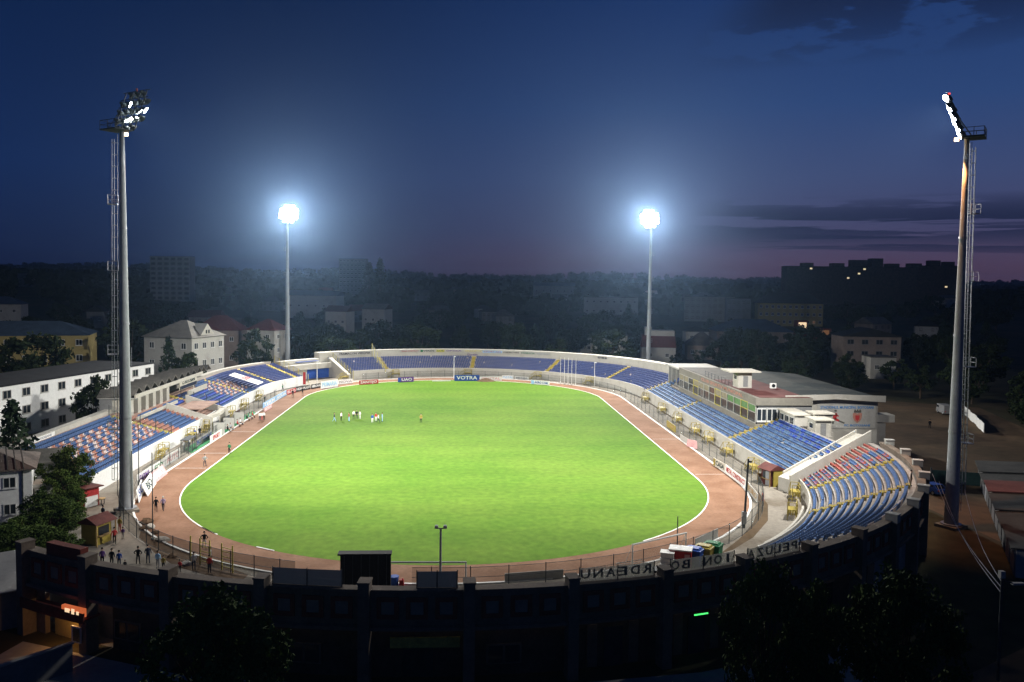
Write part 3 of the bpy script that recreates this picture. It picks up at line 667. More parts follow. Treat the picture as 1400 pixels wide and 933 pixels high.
# seen from the pitch, text runs left to right as the angle falls towards the camera's right
wall_cloth('pale see-through banner on the wall top, its dark letters reversed, nearest the steep bowl', -61.3, -66.8, 'banner_net', 'PELUZA')
wall_cloth('pale see-through banner with dark reversed letters, in front of the coloured bins', -68.1, -73.6, 'banner_net', 'ION BO')
wall_cloth('pale see-through banner on the wall top with dark reversed letters, in front of low hurdles', -74.9, -80.5, 'banner_net', 'RDEANU')
wall_cloth('dark blue cloth banner on the wall top just right of the scoreboard under the goal', -88.9, -91.6, 'slate_cloth', h=1.15)
wall_cloth('long dark blue cloth banner on the wall top left of the scoreboard', -96.6, -101.4, 'slate_cloth', h=1.15)
# gate at the end of the facade
t = thing('gatehouse', 'dark gate block with an arch and raised red parapet at the wall end', 'gatehouse', (-32.5, 66.5, 0))
g0 = bend(YN, -116.8, -123.2, 1.0)
MB().sweep([(60.5, WH + .17), (60.5, WH + 1.1), (61.2, WH + 1.1), (61.2, WH + .17)], g0[:5]).build('parapet', 'terracotta', t, True)
MB().sweep([(60.1, 3.0), (60.1, 4.24), (60.5, 4.24), (60.5, 3.0)], bend(YN, -117.0, -117.9, 1)).build('arch_wall', 'facade_grey', t, True)
MB().sweep([(58.0, .004), (58.0, 4.2), (58.3, 4.2), (58.3, .004)], bend(YN, -116.6, -118.6, 1)).build('inner_wall', 'yellow_wall', t, True)
MB().sweep([(60.2, .004), (60.2, 4.2), (60.6, 4.2), (60.6, .004)], bend(YN, -121.6, -123.4, 1)).build('inner_wall', 'facade_grey', t, True)
MB().sweep([(60.6, 2.7), (60.6, 2.85), (62.0, 2.85), (62.0, 2.7)], bend(YN, -115.6, -122, 1.2)).build('canopy', 'terracotta', t, True)
MB().sweep([(58.6, .004), (58.6, 4.3), (58.9, 4.3), (58.9, .004)], bend(YN, -115.2, -124, 1)).build('light_block_wall', 'grey_plaster', t, True)  # wall added to stop floodlight streaking out through the gate
MB().sweep([(62.0, 2.55), (62.0, 3.35), (62.12, 3.35), (62.12, 2.55)], bend(YN, -115.6, -122.4, 1.2)).build('canopy_fascia', 'terracotta', t, True)
MB().sweep([(60.05, .004), (60.05, 2.5), (60.2, 2.5), (60.2, .004)], bend(YN, -116.6, -121.0, 1.0)).build('back_wall', 'yellow_wall', t, True)
wx, wy = G(103, 871, 1.4); w = MB().box((wx, wy + .2, 1.5), (.95, .12, 1.25), rad(-27)).build('window', 'frame_white', t, True); MB().box((wx + .03 - t.location.x, wy + .11 - t.location.y, 1.5), (.7, .06, 1.0), rad(-27)).build('pane', 'glass', w)
t = thing('lit_sign', 'glowing red and white sign lying on the dark gate canopy', 'sign', (*G(101, 836, 3.3), 3.0), rad(-27))
MB().box((0, 0, .35), (2.3, .3, .62)).build('box', 'sign_lit', t); MB().box((-.5, -.17, .35), (.5, .04, .3)).box((.1, -.17, .35), (.3, .04, .4)).box((.6, -.17, .3), (.25, .04, .25)).build('bright_mark', 'white_lit', t)
la = bpy.data.lights.new('canopy_lamp', 'POINT'); la.energy = 130; la.color = (1, .55, .2); la.shadow_soft_size = .15
lo = bpy.data.objects.new('canopy_lamp', la); COL.objects.link(lo); lo.location = (-29.6, 64.6, 2.3); lo['kind'] = 'helper'
# sheds by the gate
sx, sy = G(16, 806, 4)
t = thing('shed', 'long shed with a pale sheet roof outside the gate', 'shed', (-45, 66, 0), rad(35))
MB().box((0, 0, 1.7), (22, 6, 3.4)).build('wall', 'grey_plaster', t); mb = MB(); mb.add([(-11.3, -3.6, 3.2), (11.3, -3.6, 3.2), (11.3, 3.6, 4.4), (-11.3, 3.6, 4.4), (-11.3, -3.6, 3.3), (11.3, -3.6, 3.3), (11.3, 3.6, 4.5), (-11.3, 3.6, 4.5)], [(3, 2, 1, 0), (4, 5, 6, 7), (0, 1, 5, 4), (1, 2, 6, 5), (2, 3, 7, 6), (3, 0, 4, 7)])
mb.build('roof', 'plaster', t)
t = thing('yard_wall', 'low dark wall along the lane outside the gate', 'wall', (-36, 52, 0), rad(48)); MB().box((0, 0, 1.0), (24, .3, 2.0)).build('wall', 'grey_plaster', t); MB().box((0, 0, 2.05), (24.2, .4, .1)).build('coping', 'concrete', t)

# ------------------------------------------------------------------ fences
def track_fence(label, frames, r, gap, h, mesh='fence_net', skip=()):
    t = thing('track_fence', label, 'fence', P(frames[len(frames) // 2], r, 0)); pts = along(frames, r, gap)
    for x, y, a in pts:
        MB().tube((x, y, 0), (x, y, h), .045, n=5).build('post', 'dark_steel', t, True)
    mb = MB()
    for f, g in zip(frames, frames[1:]): mb.poly([P(f, r, .1), P(g, r, .1), P(g, r, h - .1), P(f, r, h - .1)])
    mb.build('mesh_panel', mesh, t, True)
    mb = MB()
    for f, g in zip(frames, frames[1:]):
        for z in (.12, h * .55, h - .1): mb.tube(P(f, r, z), P(g, r, z), .025, n=4)
    mb.build('rail', 'dark_steel', t, True); return t
track_fence('dark mesh fence with thin posts between the track and the pale blue bank', straight(113, YF, 1, 8), 42.9, 4.0, 2.1)
track_fence('dark mesh fence round the far end of the track', bend(YF, 1, 128, 4), 43.0, 4.0, 2.1)
track_fence('dark mesh fence beside the dugouts and leaning boards', straight(YF, 118, -1, 8), 43.0, 4.0, 1.9)
track_fence('mesh fence with tall dark posts round the near bend by the rubble', bend(YN, 197, 251, 3), 43.3, 2.9, 2.2, 'fence_dark')
track_fence('sparse dark post fence at the near bend in front of the coloured bins', bend(YN, 266, 352, 4), 43.3, 3.6, 2.3)
for k, (px, py, h, lab) in enumerate(((190, 680, 9.6, 'tall thin dark pole nearest the chequered bank'), (209, 738, 9.6, 'tall thin dark pole by the rubble and fence'), (181, 700, 7.5, 'thin dark pole close beside the tall light mast'), (925.5, 760, 4.2, 'thin dark pole standing behind the red and white boxes'))):
    t = thing('thin_pole', lab, 'pole', (*G(px, py), 0)); MB().tube((0, 0, 0), (0, 0, h), .07, .05, n=6).build('shaft', 'dark_steel', t); MB().box((0, 0, .12), (.3, .3, .24)).build('base', 'concrete', t)
t = thing('yellow_gate', 'yellow barred gate in the fence at the near bend', 'gate', (*G(285, 775), 0), rad(-33))
for x in (-2.6, -1.2, 0.2, 1.9, 3.4): MB().tube((x, 0, 0), (x, 0, 2.7), .07).build('post', 'yellow_old', t)
mb = MB()
for x0, x1 in ((-1.2, .2), (1.9, 3.4)):
    for z in (.4, .9, 1.4, 1.9, 2.3): mb.tube((x0, 0, z), (x1, 0, z), .04, n=4)
mb.build('bars', 'yellow_old', t)

# ------------------------------------------------------------------ boards
def board(label, p0, p1, h, m, text='', tm='blue', z=0.0, name='advert_board', cat='advert board', tw=.86, lean=0, stripe=None, face=1, ts=.8, group=None):
    (x0, y0), (x1, y1) = p0, p1; w = math.hypot(x1 - x0, y1 - y0); rz = math.atan2(y1 - y0, x1 - x0)
    t = thing(name, label, cat, ((x0 + x1) / 2, (y0 + y1) / 2, z), rz, group)
    if lean: t.rotation_euler = (lean, 0, rz)
    MB().box((0, 0, h / 2), (w, .08, h)).build('panel', m, t)
    if z == 0.0:
        mb = MB()
        for x in (-w * .4, w * .4): mb.tube((x, .05, h * .85), (x, .55, .02), .025, n=4)
        mb.build('strut', 'dark_steel', t)
    if stripe: MB().box((-w / 2 + w * .09, -.05, h / 2), (w * .16, .03, h * .9)).build('emblem', stripe, t)
    if text: lettering(text, h * ts, tm, t, (w * (.06 if stripe else 0), -.055, h / 2), width=w * tw * (.82 if stripe else 1))
    return t
def gb_(label, a, b, h, m, text='', tm='blue', **k): return board(label, G(*a), G(*b), h, m, text, tm, **k)
gb_('red advert board with white letters beside the track at the far bend', (491, 526.3), (517, 524.5), 1.1, 'red', 'SANTIJO', 'white_paint')
gb_('tall white advert board with faint grey letters at the far left curve of the track', (438.5, 532), (462, 528.5), 1.9, 'white_paint', 'PRIMARIA', 'sky_blue')
gb_('long plain white board between the tall white one and the red board', (462, 526), (482, 524), 1.2, 'white_paint', 'NOVA', 'steel')
gb_('white board with bold dark letters next to the small red board', (404.5, 536), (424, 532), 1.1, 'black', 'HIDROPLAST', 'white_paint', tw=.95)
gb_('white board with bold dark letters next to the tall white board', (425.5, 532), (438.4, 529.6), 1.1, 'black', 'VERONA', 'white_paint', tw=.95)
gb_('small red board with white letters on the left curve of the track', (392, 540), (404.4, 536.5), 1.1, 'red', 'ELCO', 'white_paint')
gb_('light blue board next to the small red board', (377, 548.5), (391.5, 540.5), 1.2, 'sky_blue', 'AQUA', 'white_paint')
gb_('light blue board with white lettering next to the pinkish board', (359.5, 559), (376.5, 549), 1.2, 'sky_blue', 'TERM', 'white_paint')
gb_('pale pinkish white board standing in front of the light blue boards', (361, 564), (371.5, 558), .9, 'pink_sheet', 'MODA', 'white_paint')
gb_('dark purple and white board with large letters at the far end', (544, 523), (565.5, 522), 1.35, 'purple', 'UAO', 'white_paint', stripe='blue', tw=.8)
gb_('low white board lying along the far end of the grass', (591, 521.8), (616, 521.3), .35, 'white_paint')
gb_('long blue board with large white letters at the middle of the far end', (621, 521), (655.5, 521), 1.7, 'blue', 'VOTRA', 'white_paint', tw=.82)
gb_('white board with pinkish letters right of the long blue board', (656, 521), (686, 520.6), 1.2, 'white_paint', 'CRISTAL', 'pink_sheet')
gb_('white board with grey letters behind the heap of soil', (686.5, 518.5), (702.5, 518.7), 1.1, 'white_paint', 'INSTAL', 'sky_blue')
gb_('white board with a blue stripe standing apart at the far right bend', (726, 525), (751, 527.3), 1.1, 'white_paint', 'AGRO COM', 'blue', stripe='sky_blue')
gb_('white board before yellow steps of the far bowl', (750 - 26 - 20, 518.6), (724.5 - 2, 519.8), .9, 'white_paint', 'MEDIA', 'steel')
gb_('pale yellow board with teal letters on the fence below the pale blue bank', (975.5, 636.5), (991.5, 646), 1.25, 'cream_wall', 'CASA', 'teal_dark', stripe='yellow')
gb_('long white board with red letters on the fence below the pale blue bank', (992.3, 646.5), (1019.5, 668), 1.25, 'white_paint', 'METAL CONSTRUCT', 'red', tw=.92)
gb_('grey white board with faint letters by the dark lamp pole', (1020.5, 669), (1036, 688.5), 1.25, 'plaster', 'EURO', 'wood', stripe='yellow')
gb_('plain grey board on the fence between pale blue bank and track', (930, 602), (942, 609.5), 1.1, 'plaster')
gb_('yellow board on the fence below the long pale blue seat rows', (911.5, 583), (923.5, 592), 1.3, 'yellow', 'OK', 'wood')
gb_('white leaning board nearest to the tall mast', (187.5, 666), (207, 652), 1.6, 'white_paint', 'FARMA', 'purple', tw=.7)
gb_('white board with green letters in the middle of the leaning row', (207.5, 651.5), (225.5, 639), 1.5, 'white_paint', 'ECO', 'green', tw=.6)
gb_('white board with pale red letters ending the leaning row', (226.3, 638.5), (246, 626), 1.6, 'white_paint', 'AUTO', 'pink_sheet')
gb_('reddish white sheet board fallen forward on the track', (211, 662), (229, 647.5), 1.5, 'pink_sheet', 'SERVICE', 'white_paint', lean=-.5)
gb_('white sheet board fallen forward in front of the tall mast', (202, 679), (213.5, 661), 1.7, 'white_paint', 'BIO', 'teal_dark', tw=.5, lean=-.45)
gb_('narrow white banner hanging askew next to the tall mast', (190, 688), (197, 671), 1.6, 'white_paint', 'SC', 'blue', tw=.6, lean=-.2)
gb_('long board with dark blue letters below the white tunnel', (268, 612), (289.5, 598), 1.3, 'plaster', 'BOTOSANI', 'blue', tw=.92)
gb_('white board with a red emblem between the tunnel and the dugouts', (287.5, 607), (303, 597), 1.35, 'white_paint', 'SPORT', 'red', tw=.6)
gb_('low white board in the fence at the near right bend', (950, 752), (981, 737), 1.2, 'plaster')
gb_('plain grey board low on the fence at the near end right of the goal', (690, 797), (770, 791), .9, 'plaster')
gb_('pale board leaning on the fence by the scoreboard leg', (612, 797), (575, 799), .8, 'plaster')
# panels on the far rim wall
def rimboard(label, x0, x1, h, m, text, tm, z=6.2, r=57.15, stripe=None):
    def ang(px):
        x, y = G(px, 484, 6.4); return math.atan2(y - YF, x - XC)
    q = [(XC + r * math.cos(ang(p)), YF + r * math.sin(ang(p))) for p in (x0, x1)]
    return board(label, q[0], q[1], h, m, text, tm, z=z, name='rim_advert', cat='advert panel', stripe=stripe, tw=.9)
rimboard('dark lettered long banner on the far rim wall by its open end', 455, 513, 1.0, 'plaster', 'FRAMACON VERONA', 'black', z=6.0)
rimboard('narrow panel with reddish letters, first on the far rim wall after the mesh screen', 553, 578, .65, 'plaster', 'TRANS CONSTRUCT', 'red_paint', z=6.4)
rimboard('small pale panel with a green emblem on the far rim wall', 579, 598, .75, 'white_wall', 'VERDE', 'teal_dark', z=6.35, stripe='green')
rimboard('small yellowish panel on the far rim wall', 599, 609, .75, 'yellow_old', 'SOL', 'green', z=6.35)
rimboard('white panel with purple letters on the far rim wall', 610, 631, .75, 'white_wall', 'OPTICA', 'purple', z=6.35)
rimboard('pale yellow panel above the purple lettering on the far rim wall', 633, 656, .7, 'cream_wall', 'GRANITO', 'yellow_old', z=6.4)
rimboard('white panel with slanted purple letters above the middle yellow aisle', 637, 651, .95, 'white_wall', 'Doxin', 'purple', z=5.15)
rimboard('blue grey and pink panel on the far rim wall right of the middle aisle', 657, 683, .7, 'sky_blue', 'ELECTRO ALFA', 'red_paint', z=6.25)
rimboard('white panel with dark letters on the far rim wall', 683.5, 709, .75, 'white_wall', 'CONSTRUCTORUL', 'black', z=6.2)
rimboard('pale panel with green letters on the far rim wall', 710, 733.5, .7, 'plaster', 'FARMACIA', 'green', z=6.2)
rimboard('pale panel with grey letters, last of the far rim row', 735, 760, .7, 'plaster', 'AGROMEC', 'steel', z=6.2)
rimboard('dark lettering on the far rim wall beside the covered terrace', 881, 893, .85, 'plaster', 'PELUZA', 'black', z=6.2)
rimboard('dark lettering on the far rim wall, middle word of three', 894.4, 905.5, .85, 'plaster', 'MARIAN', 'black', z=6.2)
rimboard('dark lettering on the far rim wall, last word of three', 907, 917, .85, 'plaster', 'TUDOR', 'black', z=6.2)
xw = XC - 58.62
t = thing('rim_advert', 'white panel with faint letters on the rear wall of the chequered bank', 'advert panel', (xw, 121, 5.05), PI / 2)
MB().box((0, 0, .3), (10, .05, .6)).build('panel', 'white_paint', t); lettering('CS BOTOSANI', .42, 'steel', t, (1, -.04, .3), width=6)
t = thing('seat_banner', 'white banner with red letters laid over the seats of the chequered bank', 'banner', (-50.6, 203.5, 3.55), rad(100))
MB().box((0, 0, 0), (.1, .1, .1)).build('weight', 'white_paint', t); b = MB(); b.add([(-2.8, -3.4, -.25), (2.4, -3.4, -.25), (2.4, 3.4, 1.95), (-2.8, 3.4, 1.95), (-2.8, -3.4, -.3), (2.4, -3.4, -.3), (2.4, 3.4, 1.9), (-2.8, 3.4, 1.9)], [(0, 1, 2, 3), (7, 6, 5, 4), (0, 4, 5, 1), (2, 6, 7, 3), (1, 5, 6, 2), (0, 3, 7, 4)])
bpy.data.objects.remove(t.children[0]); t.location = (-50.8, 201.0, 3.9); t.rotation_euler = (0, 0, rad(90)); b.build('sheet', 'white_paint', t); l = lettering('LEGENDA', 2.2, 'red', t, (-.2, 0, .99), (math.atan2(2.2, 6.8), 0, 0), width=4.6)

# ------------------------------------------------------------------ light masts
def mast(label, x, y, aims, fan, out, warm, beacon):
    t = thing('light_mast', label, 'floodlight mast', (x, y, 0)); mb = MB(); n = 16; H = 46.0; r0, r1 = .80, .27
    rings = [(0, r0 * 1.0)] + [(H * k / 8, r0 + (r1 - r0) * k / 8) for k in range(1, 9)]; vs = [(r * math.cos(2 * PI * i / n), r * math.sin(2 * PI * i / n), z) for z, r in rings for i in range(n)]
    mb.add(vs, [(k * n + i, k * n + (i + 1) % n, (k + 1) * n + (i + 1) % n, (k + 1) * n + i) for k in range(8) for i in range(n)] + [tuple(range(8 * n, 9 * n))])
    mb.build('pole', 'galvanised', t, smooth=True)
    mb = MB()
    for z in (11.5, 23, 34.5): mb.tube((0, 0, z - .12), (0, 0, z + .12), r0 + (r1 - r0) * z / H + .05, n=16)
    mb.build('joint_collar', 'steel', t)
    MB().box((0, 0, .15), (2.6, 2.6, .4), .5).build('base_slab', 'apron', t); MB().tube((0, 0, .4), (0, 0, .5), 1.15, n=18).build('flange', 'steel', t)
    ox, oy = math.cos(out), math.sin(out); px, py = -oy, ox; mb = MB(); cg = MB()
    def off(z): return r0 + (r1 - r0) * z / H + .2
    for s in (-.22, .22): mb.tube((ox * off(2) + px * s, oy * off(2) + py * s, 2), (ox * off(45.5) + px * s, oy * off(45.5) + py * s, 45.6), .035, n=4)
    for k in range(72):
        z = 2.2 + k * .6; mb.tube((ox * off(z) + px * -.22, oy * off(z) + py * -.22, z), (ox * off(z) + px * .22, oy * off(z) + py * .22, z), .02, n=4)
    mb.build('ladder', 'steel', t)
    for k in range(30):
        z = 4 + k * 1.4; q = [(ox * (off(z) + d) + px * s, oy * (off(z) + d) + py * s, z) for d, s in ((0, -.32), (.35, -.32), (.6, 0), (.35, .32), (0, .32))]
        for a, b in zip(q, q[1:]): cg.tube(a, b, .028, n=4)
    for d, s in ((.35, -.32), (.6, 0), (.35, .32)): cg.tube((ox * (off(4) + d) + px * s, oy * (off(4) + d) + py * s, 4), (ox * (off(45) + d) + px * s, oy * (off(45) + d) + py * s, 45), .028, n=4)
    cg.build('ladder_cage', 'steel', t)
    for z in (10.2, 19.3, 29.4, 37.3):
        mb = MB(); c = off(z) + .5; mb.box((ox * c, oy * c, z), (1.15, 1.25, .07), out)
        for zz in (.55, 1.1):
            q = [(ox * (c + d) + px * s, oy * (c + d) + py * s, z + zz) for d, s in ((-.55, -.6), (.55, -.6), (.55, .6), (-.55, .6))]
            for a, b in zip(q, q[1:] + q[:1]): mb.tube(a, b, .03, n=4)
        for d, s in ((-.55, -.6), (.55, -.6), (.55, .6), (-.55, .6)): mb.tube((ox * (c + d) + px * s, oy * (c + d) + py * s, z), (ox * (c + d) + px * s, oy * (c + d) + py * s, z + 1.1), .03, n=4)
        mb.build('rest_platform', 'steel', t)
    aim = math.atan2(aims[1] - y, aims[0] - x); ax, ay = math.cos(aim), math.sin(aim); qx, qy = -ay, ax
    def L(f, s, z): return (ax * f + qx * s, ay * f + qy * s, z)
    mb = MB(); mb.box(L(-.75, 0, 46.05), (2.3, 3.0, .14), aim)
    q = [L(f, s, 47.1) for f, s in ((-1.85, -1.45), (-1.85, 1.45), (.35, 1.45), (.35, -1.45))]
    for zz in (0, -.5):
        for a, b in zip([q[3]] + q, q[:3]): mb.tube((a[0], a[1], a[2] + zz), (b[0], b[1], b[2] + zz), .04, n=4)
    for a in q + [L(-1.85, 0, 47.1), L(-.8, -1.45, 47.1), L(-.8, 1.45, 47.1)]: mb.tube((a[0], a[1], 46.1), a, .04, n=4)
    mb.build('platform', 'dark_steel', t)
    mb = MB(); lean = .36
    for s in (-2.0, -.7, .7, 2.0): mb.tube(L(.25, s, 46.1), L(.25 + lean * 5, s, 51.1), .06, n=5); mb.tube(L(-.6, s, 46.1), L(.25 + lean * 3, s, 49.1), .045, n=4)
    for k in range(6): mb.tube(L(.25 + lean * (.3 + k * .95), -2.6, 46.4 + k * .95), L(.25 + lean * (.3 + k * .95), 2.6, 46.4 + k * .95), .05, n=4)
    mb.build('lamp_frame', 'dark_steel', t)
    proto = None; LR = .40 if warm else .53
    for i in range(5):
        for j in range(5):
            if i in (0, 4) and j in (0, 4): continue
            zz = 46.5 + i * 1.08; pos = L(.25 + lean * (zz - 46.1) + .18, (j - 2) * 1.16, zz)
            rz = aim + fan[(i * 2 + j * 3) % len(fan)] - PI / 2; tilt = rad(-26 - (i % 3) * 4)
            if proto is None:
                mb = MB(); mb.tube((0, -.12, 0), (0, .22, 0), .24, LR + .02, n=14); mb.box((0, .0, -.36), (.12, .12, .5)); mb.box((0, -.25, 0), (.3, .3, .25)); h = mb.build('floodlight', 'lamp_housing', t)
                g = MB().tube((0, .2215, 0), (0, .226, 0), LR, n=14).build('lens', 'lens_on', h); proto = (h, g)
            else:
                h = proto[0].copy(); COL.objects.link(h); g = proto[1].copy(); COL.objects.link(g); g.parent = h
            h.location = pos; h.rotation_euler = (tilt, 0, rz)
    b = MB().tube(L(.25 + lean * 5, 0, 51.1), L(.25 + lean * 5, 0, 51.5), .12, n=8).build('beacon', 'beacon_red' if beacon else 'red_paint', t)
    if warm:
        MB().box(L(1.0, .75, 45.87), (.45, .4, .35), aim).build('work_lamp', 'lens_warm', t)
        l = bpy.data.lights.new('work_lamp_light', 'SPOT'); l.energy = 26000 if x > 0 else 14000; l.color = (1, .40, .13); l.shadow_soft_size = .15; l.spot_size = rad(46 if x > 0 else 40); l.spot_blend = .8
        o = bpy.data.objects.new('work_lamp_light', l); COL.objects.link(o); v = L(1.3, .75, 45.7); o.location = (x + v[0], y + v[1], v[2]); o['kind'] = 'helper'
        d = Vector((x, y, 26)) - o.location; o.rotation_euler = d.to_track_quat('-Z', 'Y').to_euler()
    return t, aim
LIGHTS = []
def floods(x, y, aim, targets, power, sp, col=(1.0, .975, .92)):
    for (tx, ty, k) in targets:
        l = bpy.data.lights.new('floodlight_beam', 'AREA'); l.shape = 'DISK'; l.size = 4.2; l.energy = power * k; l.color = col; l.spread = rad(sp)
        o = bpy.data.objects.new('floodlight_beam', l); COL.objects.link(o); o.location = (x + math.cos(aim) * 2.2, y + math.sin(aim) * 2.2, 48.8); o['kind'] = 'helper'
        o.rotation_euler = (Vector((tx, ty, 0)) - o.location).to_track_quat('-Z', 'Y').to_euler(); o.visible_camera = False
FL_SPREAD = 150
NL, NR = G(173, 699), G(1300, 721)
FLm, FRm = A(393, 300, 262)[:2], A(890.5, 297, 256)[:2]
PWR = 1.14e5
for lab, (x, y), aims, fan, out, warm, tg in (
    ('tall floodlight mast beside the chequered bank, its lamps turned away', NL, (8, 175), (-.1, .15, .25, .1, -.85, .3, 0, .3, .15, .35, .2), rad(200), True, ((-4, 132, .55), (10, 180, .5))),
    ('tall floodlight mast on the dirt lot behind the steep blue bowl', NR, (-14, 150), (.55, .2, .9, -.2, .4), rad(-5), True, ((0, 132, .55), (-14, 180, .5))),
    ('distant floodlight mast blazing beyond the blue gate', FLm, (2, 150), (0, .3, -.25, .12, -.1), rad(120), False, ((0, 142, .62), (6, 182, .45))),
    ('distant floodlight mast blazing beyond the covered terrace', FRm, (-6, 150), (0, .3, -.25, .12, -.1), rad(60), False, ((-4, 142, .62), (-10, 182, .45)))):
    _, aim = mast(lab, x, y, aims, fan, out, warm, x > 57 and y < 120); floods(x, y, aim, tg, PWR * (.55 if warm else .95), 116 if warm else 138)
# ------------------------------------------------------------------ things inside the bowl
t = thing('scoreboard', 'big dark scoreboard seen from behind on two legs at the near end', 'scoreboard', (*A(500, 800, 67)[:2], 0)); 
w = 4.05
MB().box((0, 0, 4.75), (w, .45, 3.4)).build('cabinet', 'black', t)
MB().box((-.05, -.1, 6.55), (w + .25, .9, .14)).build('hood', 'black', t)
for x in (-1.95, 1.75): MB().box((x, .1, 2.3), (.16, .2, 4.6)).build('leg', 'dark_steel' if x > 0 else 'plaster', t)
mb = MB()
for k in range(6): mb.box((-1.7 + k * .68, -.25, 4.75), (.06, .06, 3.3))
mb.build('back_rib', 'dark_steel', t)
def goal(label, pts, h):
    (x0, y0), (x1, y1) = pts; t = thing('goal_frame', label, 'goal', ((x0 + x1) / 2, (y0 + y1) / 2, 0), math.atan2(y1 - y0, x1 - x0)); w = math.hypot(x1 - x0, y1 - y0) / 2
    for s in (-1, 1): MB().tube((s * w, 0, 0), (s * w, 0, h), .07, n=8).build('goalpost', 'white_paint', t); MB().tube((s * w, 0, h), (s * w, 1.2, .02), .03, n=5).build('stay', 'white_paint', t)
    MB().tube((-w - .07, 0, h), (w + .07, 0, h), .09, n=8).build('crossbar', 'white_paint', t)
goal('white goal frame standing behind the scoreboard at the near end', (G(533, 769, 2.44), G(637, 769, 2.44)), 2.44)
goal('white goal frame set at an angle on the near right bend', (G(865, 745, 2.44), G(938, 729, 2.44)), 2.44)
t = thing('lamp_post', 'slim grey lamp post with two small lamps in front of the near goal', 'lamp post', (*A(602, 790, 72)[:2], 0))
MB().tube((0, 0, 0), (0, 0, 7.0), .13, .09, n=8).build('shaft', 'galvanised', t); MB().tube((-.4, 0, 7.0), (.4, 0, 7.0), .05, n=6).build('arm', 'galvanised', t)
for x in (-.38, .38): MB().box((x, .1, 7.12), (.34, .4, .24), tx=.8).build('lamp_head', 'steel', t)
t = thing('lamp_post', 'dark tapering lamp post with a grey box at its foot on the bend', 'lamp post', (*G(1017, 722), 0))
MB().tube((0, 0, 0), (.35, .1, 8.2), .16, .11, n=8).build('shaft', 'dark_steel', t); MB().box((0, .05, 1.2), (.5, .4, 1.5)).build('control_box', 'steel', t); MB().box((.55, 0, 7.9), (.3, .2, .2)).tube((.3, .1, 8), (.55, 0, 7.9), .03).build('lamp_head', 'dark_steel', t)
for k, px in enumerate((766, 771.5, 776.5, 781.5, 787)):
    x, y = G(px, 525.5 + k * .5); t = thing('flagpole', 'bare white flagpole, %s of five from the middle of the far end' % ORD[k], 'flagpole', (x, y, 0), group='five bare flagpoles at the far bend')
    MB().tube((0, 0, 0), (0, 0, 7.6), .07, .05, n=6).build('shaft', 'white_paint', t); MB().box((0, 0, .1), (.4, .4, .2)).build('foot', 'concrete', t)
for px, py, lab in ((620.5, 518, 'pale lamp pole in front of the middle far seats'), (812.5, 528, 'pale lamp pole at the far right bend by the flagpoles'), (433.5, 527, 'pale thin pole in front of the blue gate')):
    t = thing('lamp_post', lab, 'lamp post', (*G(px, py), 0)); MB().tube((0, 0, 0), (0, 0, 6.6), .11, .07, n=7).build('shaft', 'white_paint', t); MB().box((.2, -.1, 6.5), (.6, .4, .2)).build('lamp_head', 'white_paint', t)
t = thing('soil_heap', 'small heap of dark soil in front of the long blue board', 'heap', (*G(664, 521.5), 0)); mb = MB(); n = 14
vs = [(0, 0, 1.0)]
for k, (r, z) in enumerate(((.8, .75), (1.6, .3), (2.2, 0))): vs += [(r * math.cos(2 * PI * i / n) * R.uniform(.9, 1.1) * 1.3, r * math.sin(2 * PI * i / n) * .8, z * R.uniform(.85, 1.1)) for i in range(n)]
mb.add(vs, [(0, 1 + i, 1 + (i + 1) % n) for i in range(n)] + [(1 + k * n + i, 1 + (k + 1) * n + i, 1 + (k + 1) * n + (i + 1) % n, 1 + k * n + (i + 1) % n) for k in (0, 1) for i in range(n)]); mb.build('mound', 'soil', t)
t = thing('feather_flag', 'tall red feather flag on a pole behind the white lettered boards', 'flag', (*G(416, 531), 0)); MB().tube((-.35, 0, 0), (-.35, 0, 4.3), .04).build('pole', 'steel', t); MB().box((0, 0, 2.6), (.75, .04, 3.2), tx=.9).build('cloth', 'red', t)
# dugouts on the chequered side
for k, (a, b) in enumerate((((307.5, 595), (318, 589.5)), ((321, 588), (331, 582)), ((334, 580), (345, 573.5)))):
    x0, y0 = G(*a); x1, y1 = G(*b); xm = (x0 + x1) / 2 - 1.0; t = thing('dugout', 'open team dugout with pale side walls, %s from the white tunnel' % ORD[k], 'dugout', (xm, (y0 + y1) / 2, 0), rad(90), 'team dugouts beside the track')
    wd = abs(y1 - y0) * .78
    MB().box((-wd / 2, .3, 1.1), (.12, 2.0, 2.2)).build('side_wall', 'plaster', t)
    MB().box((0, 1.2, 1.1), (wd, .08, 2.2)).build('back_wall', 'glass', t); MB().box((0, .85, .45), (wd * .95, .5, .1)).box((-wd * .4, .85, .2), (.1, .4, .4)).box((wd * .4, .85, .2), (.1, .4, .4)).build('bench', 'blue', t)
t = thing('green_mat', 'strip of artificial green turf laid in front of the dugouts', 'mat', (*G(292, 602), 0)); a, b, c, d = G(262, 620), G(352, 566), G(345, 562), G(252, 614)
MB().prism([a, b, c, d], .012, .03).build('sheet', 'turf_mat', t, True)
t = thing('ball_cage', 'dark wire cage of practice gear between the track and tunnel', 'cage', (*G(258, 618), 0), rad(90))
for x in (-2, 0, 2):
    for y in (-.6, .6): MB().tube((x, y, 0), (x, y, 2.3), .05).build('post', 'dark_steel', t)
MB().box((0, 0, 2.3), (4.2, 1.4, .08)).build('top', 'dark_steel', t); MB().box((0, .6, 1.15), (4, .03, 2.2)).build('net', 'fence_net', t)
